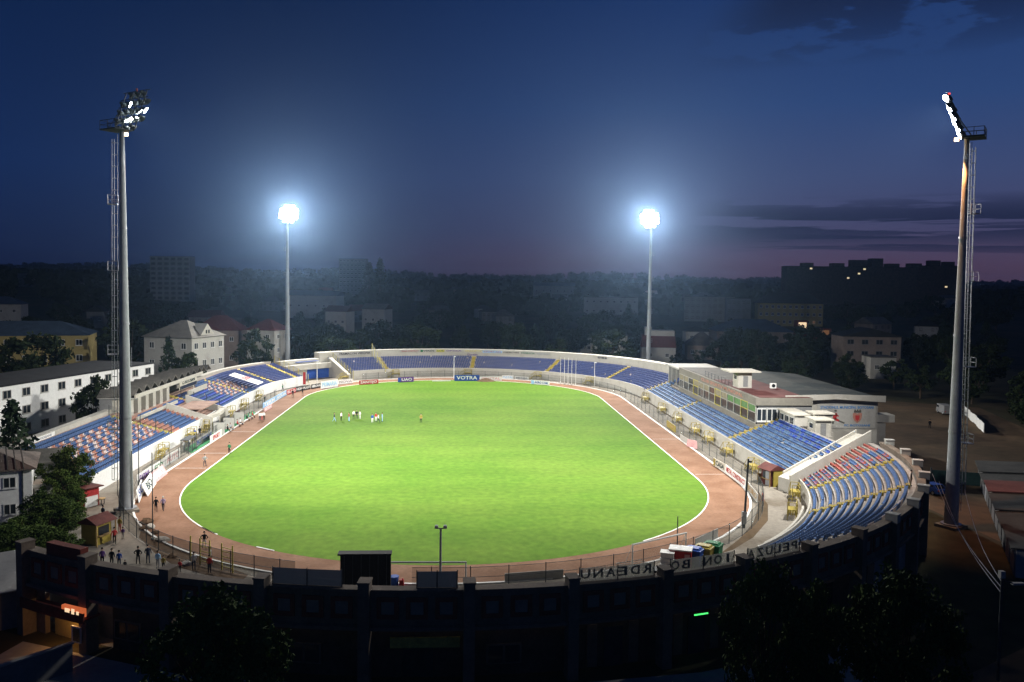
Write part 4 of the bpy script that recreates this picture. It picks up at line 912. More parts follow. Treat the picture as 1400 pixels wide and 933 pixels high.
# kiosks
def kiosk(label, x, y, rz, body, roof):
    t = thing('kiosk', label, 'kiosk', (x, y, 0), rz); MB().box((0, .1, 1.2), (2.2, 1.9, 2.4)).build('wall', body, t); mb = MB()
    mb.add([(-1.5, -1.4, 2.35), (1.5, -1.4, 2.35), (1.5, 1.4, 2.35), (-1.5, 1.4, 2.35), (-1.5, 0, 3.1), (1.5, 0, 3.1)], [(3, 2, 1, 0), (0, 1, 5, 4), (2, 3, 4, 5), (1, 2, 5), (3, 0, 4)]); mb.build('roof', 'brown_roof', t)
    for x_ in (-1.35, 1.35): MB().box((x_, -1.2, 1.2), (.1, .1, 2.4)).build('post', 'wood', t)
    MB().box((0, -.87, 1.5), (1.5, .06, .9)).build('hatch', 'glass', t); MB().box((0, -1.05, 1.0), (1.9, .4, .06)).build('counter', 'wood', t); return t
kiosk('yellow kiosk with a brown pitched roof near the dark gate block', *G(133, 742), rad(70), 'yellow', 'brown_roof')
t = kiosk('brown roofed drinks kiosk by the sloping white dividing wall', *G(1054, 663), rad(-75), 'brown_roof', 'brown_roof')
MB().box((1.35, .2, 1.2), (.15, 1.6, 2.4)).build('side_panel', 'yellow', t); MB().box((-1.4, -.6, .7), (.12, 1.5, 1.4)).build('side_panel', 'wood', t); MB().box((.45, -.95, 1.1), (.8, .1, 2.0)).build('cooler_door', 'steel', t)
t = thing('kiosk', 'red drinks stall with white front by the end of the chequered bank', 'kiosk', (*G(119, 692), 0), rad(60)); MB().box((0, 0, 1.2), (2.2, 1.6, 2.4)).build('wall', 'red', t); MB().box((0, -.83, .7), (1.8, .08, 1.3)).build('front_panel', 'white_paint', t); MB().box((0, -.3, 2.5), (2.6, 2.4, .12)).build('roof', 'brown_roof', t)
t = thing('drink_barrels', 'dark stacked tables beside the red stall', 'tables', (*G(134, 690), 0)); MB().box((0, 0, .75), (1.5, 1.0, .08)).build('table_top', 'wood', t)
for x in (-.6, .6):
    for y in (-.4, .4): MB().box((x, y, .36), (.07, .07, .72)).build('leg', 'dark_steel', t)
for k, (px, py, dz) in enumerate(((243, 760, 0), (300, 772, 0))): pass
# bins and boxes by the near right bend
def bin_(label, px, py, m):
    t = thing('wheelie_bin', label, 'bin', (*G(px, py + 5), 0), rad(-35)); t.scale = (1.3, 1.3, 1.5); MB().box((0, 0, .75), (1.15, .95, 1.2), tx=1.12, ty=1.12).build('body', m, t); mb = MB(); mb.box((0, 0, 1.42), (1.36, 1.15, .12)).box((0, .1, 1.52), (1.1, .7, .1), tx=.8); mb.build('lid', m, t)
    for x in (-.45, .45): MB().tube((x - .06, .45, .13), (x + .06, .45, .13), .13, n=10).build('wheel', 'black', t)
bin_('blue wheeled bin beside the red box on the near bend', 948, 775, 'blue'); bin_('yellow wheeled bin between the blue and green bins', 962, 771.5, 'yellow'); bin_('dark green wheeled bin, last of the row', 974, 767.5, 'green')
t = thing('drinks_fridge', 'red chest cabinet with a bright white top by the bins', 'cabinet', (*G(930, 784), 0), rad(-20)); t.scale = (1.25, 1.2, 1.2); MB().box((0, 0, 1.05), (1.7, 1.2, 2.0)).build('body', 'red', t); MB().box((0, 0, 2.1), (1.8, 1.3, .1)).build('top', 'white_paint', t); MB().box((.55, -.62, 1.0), (.4, .05, 1.6)).build('door', 'pink_sheet', t)
t = thing('crate_stack', 'stack of white plastic crates left of the red cabinet', 'crates', (*G(912, 786), 0), rad(-20)); t.scale = (1.15, 1.15, 1.15)
for k in range(4): MB().box((0, 0, .28 + k * .5), (1.1, .9, .4)).box((0, 0, .5 + k * .5), (1.2, 1.0, .06)).build('crate', 'white_paint', t)
t = thing('cardboard_box', 'brown cardboard box in front of the red cabinet', 'box', (*G(926, 793), 0), rad(-15)); MB().box((0, 0, .35), (1.9, 1.0, .7)).build('carton', 'wood', t); MB().box((0, -.3, .74), (1.9, .4, .05)).build('flap', 'wood', t)
t = thing('black_tub', 'black open tub on the ground left of the white crates', 'tub', (*G(900, 789), 0)); MB().box((0, 0, .4), (1.7, 1.2, .8), tx=1.1, ty=1.1).build('body', 'black', t); MB().box((0, 0, .83), (1.95, 1.4, .06)).build('rim', 'dark_steel', t)
t = thing('hurdle_stack', 'row of pale training hurdles behind the reversed banner', 'hurdles', (*G(875, 786), 0), rad(20))
for k in range(5):
    MB().tube((-1.5, k * .5, .7), (1.5, k * .5, .7), .04).tube((-1.5, k * .5, 0), (-1.5, k * .5, .7), .03).tube((1.5, k * .5, 0), (1.5, k * .5, .7), .03).build('hurdle', 'plaster', t)
t = thing('litter_bin', 'blue barrel beside the scoreboard', 'bin', (*G(539, 803), 0)); MB().tube((0, 0, 0), (0, 0, 1.0), .38, .42, n=14).build('barrel', 'blue', t); MB().tube((0, 0, 1.0), (0, 0, 1.06), .45, n=14).build('rim', 'blue', t)
t = thing('water_tank', 'small red jerrycan beside the blue barrel', 'can', (*G(549, 804), 0)); MB().box((0, 0, .4), (.5, .4, .8), tx=.8).build('body', 'red', t); MB().tube((.1, 0, .8), (.1, 0, .92), .08).build('cap', 'red', t)
t = thing('orange_bollard', 'short reddish post standing alone on the bend concourse', 'bollard', (*G(1043, 685), 0)); MB().tube((0, 0, 0), (0, 0, 1.0), .17, .13, n=10).build('post', 'red_paint', t); MB().tube((0, 0, 1.0), (0, 0, 1.08), .15, .08, n=10).build('cap', 'red_paint', t)
t = thing('folded_banner', 'pale pink folded banner hanging on the fence below the pale blue bank', 'banner', (*G(946, 613), 0), rad(-60)); MB().box((0, 0, .8), (2.6, .08, 1.3), tx=.8).box((.8, -.1, .6), (.9, .1, 1.0)).build('cloth', 'pink_sheet', t)
# rubble by the tall mast
for k, (px, py, s) in enumerate(((200, 716, .9), (205, 722, .7), (197, 724, .6), (222, 740, .8), (235, 762, .5), (256, 772, .6), (212, 730, .5))):
    x, y = G(px, py); t = MB(); n = 7; vs = []
    for zz, rr in ((0, 1.0), (.35, .95), (.62, .45)): vs += [(rr * s * math.cos(2 * PI * i / n) * R.uniform(.7, 1.3), rr * s * math.sin(2 * PI * i / n) * R.uniform(.6, 1.1), zz * s * R.uniform(.8, 1.2)) for i in range(n)]
    t.add(vs, [(i, (i + 1) % n, n + (i + 1) % n, n + i) for i in range(n)] + [(n + i, n + (i + 1) % n, 2 * n + (i + 1) % n, 2 * n + i) for i in range(n)] + [tuple(range(2 * n, 3 * n))])
    t.build('rubble_lump', 'concrete' if k % 2 else 'soil', cat='rubble', label='rough lump of rubble on the bare ground near the tall mast foot', group='rubble by the mast', loc=(x, y, 0))

# ------------------------------------------------------------------ people
def person_mesh(pose):
    J = {'st': dict(hip=.94, kl=(.11, .02, .49), al=(.12, .03, .08), tl=(.14, -.12, .03), kr=(-.11, .02, .49), ar=(-.12, .03, .08), tr=(-.14, -.12, .03), el=(.27, .02, 1.14), hl=(.26, -.10, .90), er=(-.27, .02, 1.14), hr=(-.26, -.10, .90)),
         'wk': dict(hip=.93, kl=(.10, -.16, .51), al=(.10, -.26, .10), tl=(.11, -.44, .07), kr=(-.10, .06, .50), ar=(-.10, .32, .17), tr=(-.10, .22, .05), el=(.27, .10, 1.15), hl=(.24, .12, .90), er=(-.27, -.06, 1.15), hr=(-.24, -.24, .96)),
         'hp': dict(hip=.94, kl=(.14, .01, .49), al=(.18, .03, .08), tl=(.21, -.12, .03), kr=(-.13, .02, .49), ar=(-.16, .03, .08), tr=(-.18, -.12, .03), el=(.40, .08, 1.20), hl=(.20, -.04, 1.02), er=(-.40, .08, 1.20), hr=(-.20, -.04, 1.02)),
         'si': dict(hip=.50, kl=(.14, -.46, .50), al=(.14, -.44, .08), tl=(.15, -.60, .03), kr=(-.14, -.46, .50), ar=(-.14, -.44, .08), tr=(-.15, -.60, .03), el=(.28, -.05, .72), hl=(.17, -.36, .60), er=(-.28, -.05, .72), hr=(-.17, -.36, .60))}[pose]
    h = J['hip']; v = [(0, .0, h), (0, .01, h + .2), (0, 0, h + .42), (0, 0, h + .55), (0, -.01, h + .64), (0, -.035, h + .76), (0, -.02, h + .83),
                       (.10, 0, h - .03), J['kl'], J['al'], J['tl'], (-.10, 0, h - .03), J['kr'], J['ar'], J['tr'], (.19, 0, h + .48), J['el'], J['hl'], (-.19, 0, h + .48), J['er'], J['hr']]
    hl = Vector(J['hl']); hr = Vector(J['hr']); v += [tuple(hl + Vector((-.01, -.06, -.09))), tuple(hr + Vector((.01, -.06, -.09)))]
    e = [(0, 1), (1, 2), (2, 3), (3, 4), (4, 5), (5, 6), (0, 7), (7, 8), (8, 9), (9, 10), (0, 11), (11, 12), (12, 13), (13, 14), (2, 15), (15, 16), (16, 17), (2, 18), (18, 19), (19, 20), (17, 21), (20, 22)]
    rr = [.15, .135, .16, .07, .058, .098, .085, .105, .065, .045, .04, .105, .065, .045, .04, .07, .05, .035, .07, .05, .035, .036, .036]
    me = bpy.data.meshes.new('person'); me.from_pydata(v, e, []); o = bpy.data.objects.new('tmp', me); COL.objects.link(o)
    o.modifiers.new('skin', 'SKIN')
    for i, d in enumerate(me.skin_vertices[0].data): d.radius = (rr[i] * (1.2 if i < 3 else 1), rr[i] * (.8 if i < 3 else 1)); d.use_root = i == 0
    s = o.modifiers.new('sub', 'SUBSURF'); s.levels = s.render_levels = 1
    out = bpy.data.meshes.new_from_object(o.evaluated_get(bpy.context.evaluated_depsgraph_get())); bpy.data.objects.remove(o)
    idx = []
    hands = [Vector(v[17]), Vector(v[20]), Vector(v[21]), Vector(v[22])]
    for p in out.polygons:
        c = p.center; m = 1
        if c.z > h + .60: m = 0
        elif min((c - q).length for q in hands) < .10: m = 0
        elif c.z < .11: m = 3
        elif pose == 'si' and (c.z < h + .06 or (c.y < -.14 and abs(c.x) < .22)): m = 2
        elif pose != 'si' and c.z < h + .04 and abs(c.x) < .24 and not (abs(c.x) > .2 and c.z > h - .12): m = 2
        idx.append(m)
    for k in ('skin', 'white_paint', 'black', 'black'): out.materials.append(M[k])
    out.polygons.foreach_set('material_index', idx); out.polygons.foreach_set('use_smooth', [True] * len(idx)); return out, h
POSE = {k: person_mesh(k) for k in ('st', 'wk', 'hp', 'si')}
CL = {'white': 'white_paint', 'black': 'black', 'navy': 'cloth_dark', 'red': 'red', 'blue': 'blue', 'purple': 'purple', 'yellow': 'yellow', 'cyan': 'sky_blue', 'green': 'green', 'grey': 'steel', 'lilac': 'lilac', 'brown': 'red_paint', 'shorts': 'white_paint'}
mk('lilac', (.36, .30, .48), .8, .1, 4)
def hairmesh(h):
    mb = MB(); n = 10; vs = [(0, 0, h + .945)]
    for z, r in ((h + .92, .06), (h + .86, .098), (h + .78, .105)): vs += [(r * math.cos(2 * PI * i / n), r * math.sin(2 * PI * i / n) + .02 + (.02 if z < h + .8 else 0), z) for i in range(n)]
    mb.add(vs, [(0, 1 + i, 1 + (i + 1) % n) for i in range(n)] + [(1 + k * n + i, 1 + k * n + (i + 1) % n, 1 + (k + 1) * n + (i + 1) % n, 1 + (k + 1) * n + i) for k in (0, 1) for i in range(n)]); return mb
def person(label, px, py, shirt, trousers, pose='st', face=None, z=0.0, s=1.0, hat=None, depth=None):
    me, h = POSE[pose]; me = me.copy(); me.materials[1] = M[CL[shirt]]; me.materials[2] = M[CL[trousers]]
    x, y = G(px, py, z) if depth is None else A(px, py, depth)[:2]
    rz = rad(face if face is not None else R.uniform(0, 360)); o = link('person', me, None, 'person', label, loc=(x, y, z + .012), rz=rz); o.scale = (s, s, s)
    hairmesh(h).build('hair' if not hat else 'cap', hat or 'hair', o, smooth=True)
    # nose and ears
    mb = MB(); mb.box((0, -.135, h + .76), (.025, .04, .045)); mb.box((.1, -.03, h + .76), (.02, .04, .06)); mb.box((-.1, -.03, h + .76), (.02, .04, .06)); mb.build('face', 'skin', o)
# face angle: 0 = towards the camera, 180 = away
for a in (('player in dark blue kit, first on the pitch group from the chequered bank', 457, 577, 'navy', 'cyan', 'wk', 90), ('man in white shirt and dark trousers next to the dark blue player', 466.5, 575.5, 'white', 'black', 'st', 60),
          ('man in brown red shirt and pale blue trousers on the grass', 477, 576.5, 'brown', 'cyan', 'hp', -60), ('man in white shirt and black trousers, in the trio on the grass', 483.5, 573, 'white', 'black', 'st', 30),
          ('dark suited person in the middle of the trio on the grass', 487.7, 573, 'black', 'navy', 'hp', 0), ('person dressed all in white in the trio on the grass', 492, 573.5, 'white', 'white', 'st', -40),
          ('player in blue shirt and white shorts on the grass', 509, 578.5, 'blue', 'white', 'st', 20), ('player in red shirt and white shorts half behind a white shirt', 514, 576.5, 'red', 'white', 'st', -20),
          ('man in white shirt striding in dark trousers on the grass', 517.3, 578.5, 'white', 'navy', 'wk', 70), ('player in light blue kit at the end of the pitch group', 522.5, 577, 'cyan', 'cyan', 'st', -70),
          ('player in yellow shirt and dark shorts alone on the grass', 575.5, 578.5, 'yellow', 'black', 'hp', 10),
          ('person in white shirt and dark trousers on the track, first of three', 355.3, 575.5, 'white', 'navy', 'st', 20), ('person in red trousers on the track, middle of three', 358.2, 575.3, 'white', 'red', 'st', -10), ('person in pale shirt and dark trousers on the track, last of three', 361, 574.5, 'white', 'black', 'st', -30),
          ('dark clad person walking the far curve of the track, nearer of two', 400.3, 543, 'black', 'black', 'wk', 30), ('dark clad person walking the far curve of the track, farther of two', 413.6, 540, 'black', 'black', 'wk', 200),
          ('man in grey jacket and dark trousers standing on the track', 280, 638, 'grey', 'navy', 'hp', 30), ('player in green shirt and black trousers at the grass edge', 313.5, 620.5, 'green', 'black', 'st', -20),
          ('man in black jacket walking on the bend beside the lilac shirt', 213.3, 700, 'black', 'black', 'wk', 200), ('man in lilac shirt and white cap walking on the bend', 223, 699, 'lilac', 'navy', 'wk', 190, 0, 1, 'white_paint'),
          ('man in striped dark shirt and pale shorts by the yellow gate', 279.5, 750, 'black', 'grey', 'hp', 180), ('grey clad man behind the yellow gate', 288, 772, 'grey', 'black', 'st', 100), ('person in bright red shirt at the yellow gate', 286.5, 784, 'red', 'navy', 'st', 170),
          ('grey clad person near the fence short of the yellow gate', 265, 780, 'grey', 'navy', 'st', 190), ('man in red shirt and dark trousers walking on the concourse', 156.5, 744, 'red', 'black', 'wk', 200), ('person in yellow shirt behind the red shirt', 164, 728, 'yellow', 'wood_', 'st', 160),
          ('child in purple and pale trousers beside the red shirt', 168.2, 737, 'purple', 'grey', 'st', 180, 0, .72), ('dark clad man standing behind the yellow kiosk', 141, 712, 'navy', 'navy', 'st', 150),
          ('person in dark purple top at the wall top', 140, 774, 'purple', 'black', 'st', 185), ('person in black top at the wall between purple and blue', 153, 775, 'black', 'black', 'st', 175), ('person in blue top at the wall, right of the black top', 163, 776, 'blue', 'navy', 'st', 185, 0, .93),
          ('man in black standing with legs apart on the concourse', 189, 772, 'black', 'black', 'hp', 180), ('tall man in navy on the concourse', 202.5, 771, 'navy', 'navy', 'st', 190, 0, 1.06), ('person in pale blue top and light trousers by the wall pier', 216, 778, 'cyan', 'grey', 'st', 170),
          ('person in yellow and dark clothes half hidden by the wall pier', 223.5, 780, 'yellow', 'black', 'st', 170, 0, .8), ('child in dark clothes low behind the wall top', 171, 781, 'black', 'black', 'st', 180, 0, .6), ('person in red top low behind the wall right of the pier', 246, 783, 'red', 'black', 'st', 170, 0, .7),
          ('person in blue jacket near the long dark lettered board', 266, 600, 'blue', 'navy', 'st', 40), ('dark clad person beside the blue jacket', 273, 597, 'black', 'black', 'st', 40), ('white shirted person in front of the tunnel', 287, 588, 'white', 'black', 'st', 40),
          ('person in white shirt inside the wire cage', 251.5, 617, 'white', 'grey', 'st', 60), ('person in pale shirt at the far end of the wire cage', 259, 612.5, 'white', 'navy', 'st', 60), ('person in dark green walking under the far part of the chequered bank', 386.5, 535, 'green', 'black', 'wk', 60),
          ('dark clad person under the far part of the chequered bank', 362, 551, 'black', 'navy', 'st', 60), ('dark clad person on foot in the dirt lot', 1271, 586, 'black', 'black', 'wk', 160)):
    a = list(a)
    if a[4] == 'wood_': a[4] = 'brown'
    person(*a[:7], *a[7:])
person('dark clad man standing on the walkway behind the steep blue bowl', 1245.5, 665, 'black', 'black', 'st', 60, z=6.18)
k = 0
for nm, lst in (('first', ((311, 590.5), (315, 588.5))), ('second', ((324.5, 583.5), (328.5, 581.3))), ('third', ((337.5, 575.5), (341.5, 573.5), (345, 571.5)))):
    for j, (px, py) in enumerate(lst):
        person('%s person seated on the bench of the %s dugout, in %s top' % (ORD[j], nm, ('black', 'grey', 'red', 'white')[k % 4]), px, py, ('black', 'grey', 'red', 'white')[k % 4], ('black', 'navy')[k % 2], 'si', 90); k += 1

# ------------------------------------------------------------------ vehicles and yard on the dirt lot
def car(label, px, py, rz, m, van=False):
    t = thing('parked_van' if van else 'parked_car', label, 'van' if van else 'car', (*G(px, py), .01), rz); L, W = (4.6, 1.9) if van else (4.2, 1.72); mb = MB()
    pr = [(-L / 2, .35), (L / 2, .35), (L / 2, .8), (L * .46, 1.0), (L * .42, 2.1), (-L * .5, 2.15)] if van else [(-L / 2, .35), (L / 2, .35), (L / 2 + .02, .7), (L * .28, .95), (L * .12, 1.42), (-L * .3, 1.45), (-L * .47, 1.0), (-L / 2, .9)]
    n = len(pr); vs = [(x, s * W / 2 * (.86 if z > 1.2 and not van else 1), z) for s in (-1, 1) for x, z in pr]
    mb.add(vs, [tuple(range(n)), tuple(range(2 * n - 1, n - 1, -1))] + [(i, n + i, n + (i + 1) % n, (i + 1) % n) for i in range(n)]); mb.build('body', m, t)
    for s in (-1, 1):
        for x in (-L * .31, L * .31):
            w = MB().tube((x, s * (W / 2 - .18), .33), (x, s * (W / 2 + .02), .33), .33, n=16).build('wheel', 'black', t); MB().tube((x, s * (W / 2 + .02), .33), (x, s * (W / 2 + .04), .33), .2, n=12).build('rim', 'steel', w)
        MB().box((L / 2 + .01, s * W * .33, .72), (.05, .35, .16)).build('headlight', 'lens_off', t); MB().box((-L / 2 - .01, s * W * .36, .8), (.05, .25, .18)).build('tail_light', 'red', t)
        MB().box((-.35 if not van else 1.3, s * (W / 2 * (.93 if not van else 1.0) + .01), 1.2 if not van else 1.6), (L * .42 if not van else 1.2, .04, .32 if not van else .5)).build('side_window', 'glass', t)
    if van: MB().box((L * .44 + .06, 0, 1.6), (.06, 1.7, .75)).build('windscreen', 'glass', t)
    else:
        MB().poly([(L * .27, -.68, 1.0), (L * .27, .68, 1.0), (L * .135, .6, 1.41), (L * .135, -.6, 1.41)]).build('windscreen', 'glass', t); MB().poly([(-L * .465, -.66, 1.04), (-L * .465, .66, 1.04), (-L * .315, .6, 1.42), (-L * .315, -.6, 1.42)]).build('rear_window', 'glass', t)
car('blue parked car close behind the rim of the steep blue bowl', 1273, 674, rad(100), 'blue'); car('white van standing at the edge of the dirt lot behind the bare mast', 1291, 566, rad(80), 'grey_plaster', True)
t = thing('yard_gate', 'dark sheet gate between the mast and the garages', 'gate', (*G(1307, 663), 0), math.atan2(G(1337, 665)[1] - G(1279, 661)[1], G(1337, 665)[0] - G(1279, 661)[0]))
for x in (-1.65, 1.65): MB().box((x, 0, 1.0), (3.2, .08, 1.9)).build('leaf', 'teal_dark', t)
for x in (-3.35, 3.35): MB().box((x, 0, 1.15), (.2, .2, 2.3)).build('post', 'dark_steel', t)
pts = [G(1318, 566), G(1326, 574), G(1335, 582), G(1345, 593)]; t = thing('panel_fence', 'bright white panel fence along the edge of the dirt lot', 'fence', (*pts[0], 0))
for a, b in zip(pts, pts[1:]):
    n = 2
    for k in range(n):
        p = [a[i] + (b[i] - a[i]) * (k + .5) / n for i in (0, 1)]; l = math.hypot(b[0] - a[0], b[1] - a[1]) / n
        MB().box((p[0], p[1], .9 + .15 * (k % 2)), (l * .96, .1, 1.8), math.atan2(b[1] - a[1], b[0] - a[0])).build('panel', 'white_paint', t, True)
g0, g1 = Vector(G(1337, 655)), Vector(G(1392, 800)); gd = (g1 - g0); gl = gd.length; gd.normalize(); grz = math.atan2(gd.y, gd.x); off = 0
for k, (l, h, m, rm) in enumerate(((8, 2.6, 'grey_plaster', 'shed_roof'), (7, 2.4, 'plaster', 'shed_roof'), (6.5, 2.9, 'plaster', 'red_roof'), (8.5, 2.7, 'plaster', 'shed_roof'), (7, 2.5, 'grey_plaster', 'shed_roof'), (9, 2.8, 'plaster', 'shed_roof'))):
    c = g0 + gd * (off + l / 2); off += l + .15; t = thing('garage', '%s garage with a %s sheet roof, %s in the row from the dark gate' % ('pale' if m == 'plaster' else 'grey', 'red' if rm == 'red_roof' else 'grey', ORD[k]), 'garage', (c.x, c.y, 0), grz, 'garages along the dirt lot')
    MB().box((0, 6, h / 2), (l, 12, h)).build('wall', m, t); mb = MB(); mb.add([(-l / 2 - .1, -.5, h + .02), (l / 2 + .1, -.5, h + .02), (l / 2 + .1, 12.4, h + .9), (-l / 2 - .1, 12.4, h + .9), (-l / 2 - .1, -.5, h + .14), (l / 2 + .1, -.5, h + .14), (l / 2 + .1, 12.4, h + 1.02), (-l / 2 - .1, 12.4, h + 1.02)], [(3, 2, 1, 0), (4, 5, 6, 7), (0, 1, 5, 4), (1, 2, 6, 5), (2, 3, 7, 6), (3, 0, 4, 7)]); mb.build('roof', rm, t)
    for x in (-l / 4, l / 4): MB().box((x, -.04, 1.05), (l * .36, .08, 2.1)).build('door', 'steel' if k % 2 else 'grey_plaster', t)
t = thing('street_lamp', 'street lamp with a pale head on a dark pole by the dirt lot', 'street lamp', (39.5, 57, 0)); MB().tube((0, 0, 0), (0, 0, 7.6), .12, .09, n=8).build('shaft', 'dark_steel', t); MB().tube((0, 0, 7.5), (.9, 0, 7.2), .05).build('arm', 'dark_steel', t); MB().box((1.2, 0, 7.2), (.9, .3, .14)).box((-.05, 0, 7.9), (.35, .35, .5)).build('lamp_head', 'plaster', t)
mb = MB()
for dz, tx, ty in ((7.3, 58.7, 92), (6.9, 59.5, 100), (6.5, 58, 96)):
    p = [Vector((39.5, 57, dz)).lerp(Vector((tx, ty, 5.2)), k / 8) - Vector((0, 0, 1.2 * math.sin(PI * k / 8))) for k in range(9)]
    for a, b in zip(p, p[1:]): mb.tube(a, b, .025, n=4)
mb.build('overhead_cable', 'steel', cat='cable', label='thin overhead cables sagging across the dirt lot to the street lamp')
HAZE = 1.05e-4
# ------------------------------------------------------------------ buildings
WIN = {}
def win_proto(w, h, fm, pm):
    k = (w, h, fm, pm)
    if k not in WIN:
        mb = MB()
        for x in (-w / 2 + .05, w / 2 - .05, 0): mb.box((x, -.03, 0), (.1, .08, h))
        for z in (-h / 2 + .05, h / 2 - .05): mb.box((0, -.03, z), (w - .2, .08, .1))
        mb.box((0, -.07, -h / 2 - .05), (w + .2, .18, .08))
        f = mb.build('window', fm); p = MB().box((0, -.012, 0), (w - .1, .03, h - .1)).build('pane', pm); WIN[k] = (f.data, p.data); bpy.data.objects.remove(f); bpy.data.objects.remove(p)
    return WIN[k]
HOUSES = []
def house(name, label, cat, p0, p1, d, eaves, ridge, wall, roof, kind='hip', win=None, base=None, over=.5, ww=1.3, wh=1.4, lit=(), fm='frame_white', group=None, chim=0, pane=True, lm='lit_window', floor0=.0, ax='x'):
    (x0, y0), (x1, y1) = p0, p1; w = math.hypot(x1 - x0, y1 - y0); rz = math.atan2(y1 - y0, x1 - x0); c, s = math.cos(rz), math.sin(rz)
    cx, cy = (x0 + x1) / 2 - s * d / 2, (y0 + y1) / 2 + c * d / 2; b = T(cx, cy) if base is None else base
    HOUSES.append((cx, cy, max(w, d) * .6)); t = thing(name, label, cat, (cx, cy, b), rz, group); he, hr = eaves - b, ridge - b
    MB().box((0, 0, he / 2 - .5), (w, d, he + 1)).build('wall', wall, t); mb = MB(); a, e = w / 2 + over, d / 2 + over
    if kind == 'flat':
        mb.box((0, 0, he + .1), (w + .3, d + .3, .2)).box((0, 0, he + .24), (w - .5, d - .5, .1)); mb.build('roof', roof, t)
    else:
        if kind == 'hip':
            if ax == 'x': k = min(a * .9, e); r0, r1 = (-a + k, 0, hr), (a - k, 0, hr)
            else: k = min(e * .9, a); r0, r1 = (0, -e + k, hr), (0, e - k, hr)
        elif ax == 'x': r0, r1 = (-a, 0, hr), (a, 0, hr)
        else: r0, r1 = (0, -e, hr), (0, e, hr)
        vs = [(-a, -e, he), (a, -e, he), (a, e, he), (-a, e, he), (-a, -e, he + .15), (a, -e, he + .15), (a, e, he + .15), (-a, e, he + .15), r0, r1]
        side = [(0, 1, 5, 4), (1, 2, 6, 5), (2, 3, 7, 6), (3, 0, 4, 7), (3, 2, 1, 0)]
        mb.add(vs, side + ([(4, 5, 9, 8), (6, 7, 8, 9), (5, 6, 9), (7, 4, 8)] if ax == 'x' else [(4, 5, 8), (5, 6, 9, 8), (6, 7, 9), (7, 4, 8, 9)])); rf = mb.build('roof', roof, t)
        if kind == 'gable':
            g = MB()
            if ax == 'x':
                for xx in (-w / 2, w / 2): g.add([(xx, -d / 2, he), (xx, d / 2, he), (xx, 0, hr - .4), (xx * .99, -d / 2, he), (xx * .99, d / 2, he), (xx * .99, 0, hr - .4)], [(0, 1, 2), (5, 4, 3), (0, 3, 4, 1), (1, 4, 5, 2), (2, 5, 3, 0)])
            else:
                for yy in (-d / 2, d / 2): g.add([(-w / 2, yy * 1.004, he), (w / 2, yy * 1.004, he), (0, yy * 1.004, hr - .4), (-w / 2, yy * .99, he), (w / 2, yy * .99, he), (0, yy * .99, hr - .4)], [(0, 1, 2), (5, 4, 3), (0, 3, 4, 1), (1, 4, 5, 2), (2, 5, 3, 0)])
            g.build('gable', wall, t)
        for k in range(chim): MB().box((w * (.2 - .4 * k), d * .12, hr + .2), (.6, .6, 1.8)).build('chimney', 'terracotta', rf)
    n = 0
    for side, (cols, rows) in (win or {}).items():
        ln = w if side in ('front', 'back') else d
        for r in range(rows):
            z = floor0 + (he - floor0) * (r + .55) / rows
            for q in range(cols):
                u = -ln / 2 + ln * (q + .5) / cols
                pos, ang = {'front': ((u, -d / 2 - .02, z), 0), 'right': ((w / 2 + .02, u, z), PI / 2), 'left': ((-w / 2 - .02, -u, z), -PI / 2)}[side]
                f, p = win_proto(ww, wh, fm, 'glass' if n not in lit else lm); o = link('window', f, t, loc=pos, rz=ang)
                if pane or n in lit: link('pane', p, o)
                n += 1
    return t
wo = house('office_building', 'long white three storey office building with a dark flat roof behind the chequered bank', 'office building', (-87, 117), (-68.4, 190), 15, 9.3, 9.3, 'white_paint', 'dark_roof', 'flat', {'front': (17, 3)}, ww=1.9, wh=1.5, fm='plaster', floor0=-.3)
for k, (u, z) in enumerate(((-20, 6.3), (-2, 3.4), (26, 6.2))): MB().box((u, -7.75, z), (.9, .4, .7)).build('air_conditioner', 'frame_white', wo)
MB().tube((30, -7.4, 9.3), (30, -7.4, 13.5), .05).build('aerial', 'steel', wo)
house('apartment_building', 'yellow block with a blue grey hipped roof behind the white offices', 'apartment block', (-138, 222), (-101, 232), 16, 12.6, 16.2, 'yellow_wall', 'blue_roof', win={'front': (9, 3)}, ww=1.6, wh=1.7)
t = house('apartment_building', 'pale three storey house with a grey hipped roof behind the folded canopy', 'house', (-80.5, 217), (-67, 212), 13, 13.4, 17.6, 'plaster', 'grey_roof', win={'front': (3, 3), 'right': (4, 3)}, ww=1.5, wh=1.6)
MB().add([(7.0, -3.2, 13.5), (7.0, 3.2, 13.5), (7.0, 0, 16.9), (6.4, -3.2, 13.5), (6.4, 3.2, 13.5), (3.0, 0, 16.9)], [(0, 1, 2), (5, 4, 3), (1, 4, 5, 2), (2, 5, 3, 0), (0, 3, 4, 1)]).build('gable', 'white_wall', t)
for s in (-.5, .5): MB().box((7.03, s, 14.8), (.05, .5, .9)).build('attic_window', 'glass', t)
MB().box((6.9, 0, 6.7), (.4, 3.0, 13.2)).build('pale_stair_bay', 'white_wall', t)
house('house', 'narrow pale house with a dark red roof just left of the distant mast', 'house', (-66, 262), (-57, 259), 9, 12.6, 16, 'plaster', 'brown_roof', win={'front': (2, 3), 'right': (2, 3)}, fm='frame_white')
house('house', 'dark red roofed house beyond the pale three storey house', 'house', (-84, 268), (-70, 268), 10, 12, 16.6, 'pink_wall', 'brown_roof', win={'front': (3, 2)})
wh_ = house('house', 'white two storey house with a ribbed brown roof at the bushes', 'house', (-66, 91.8), (-49.6, 98.9), 9, 6.2, 8.2, 'white_paint', 'ribbed_roof', win={'front': (4, 2)}, ww=1.3, wh=1.3, kind='hip', base=0.0)
mb = MB()
for k in range(22): mb.tube((-8.6 + k * .8, -5.0, 6.42), (-8.2 + k * .75, -.2, 8.2), .09, n=4)
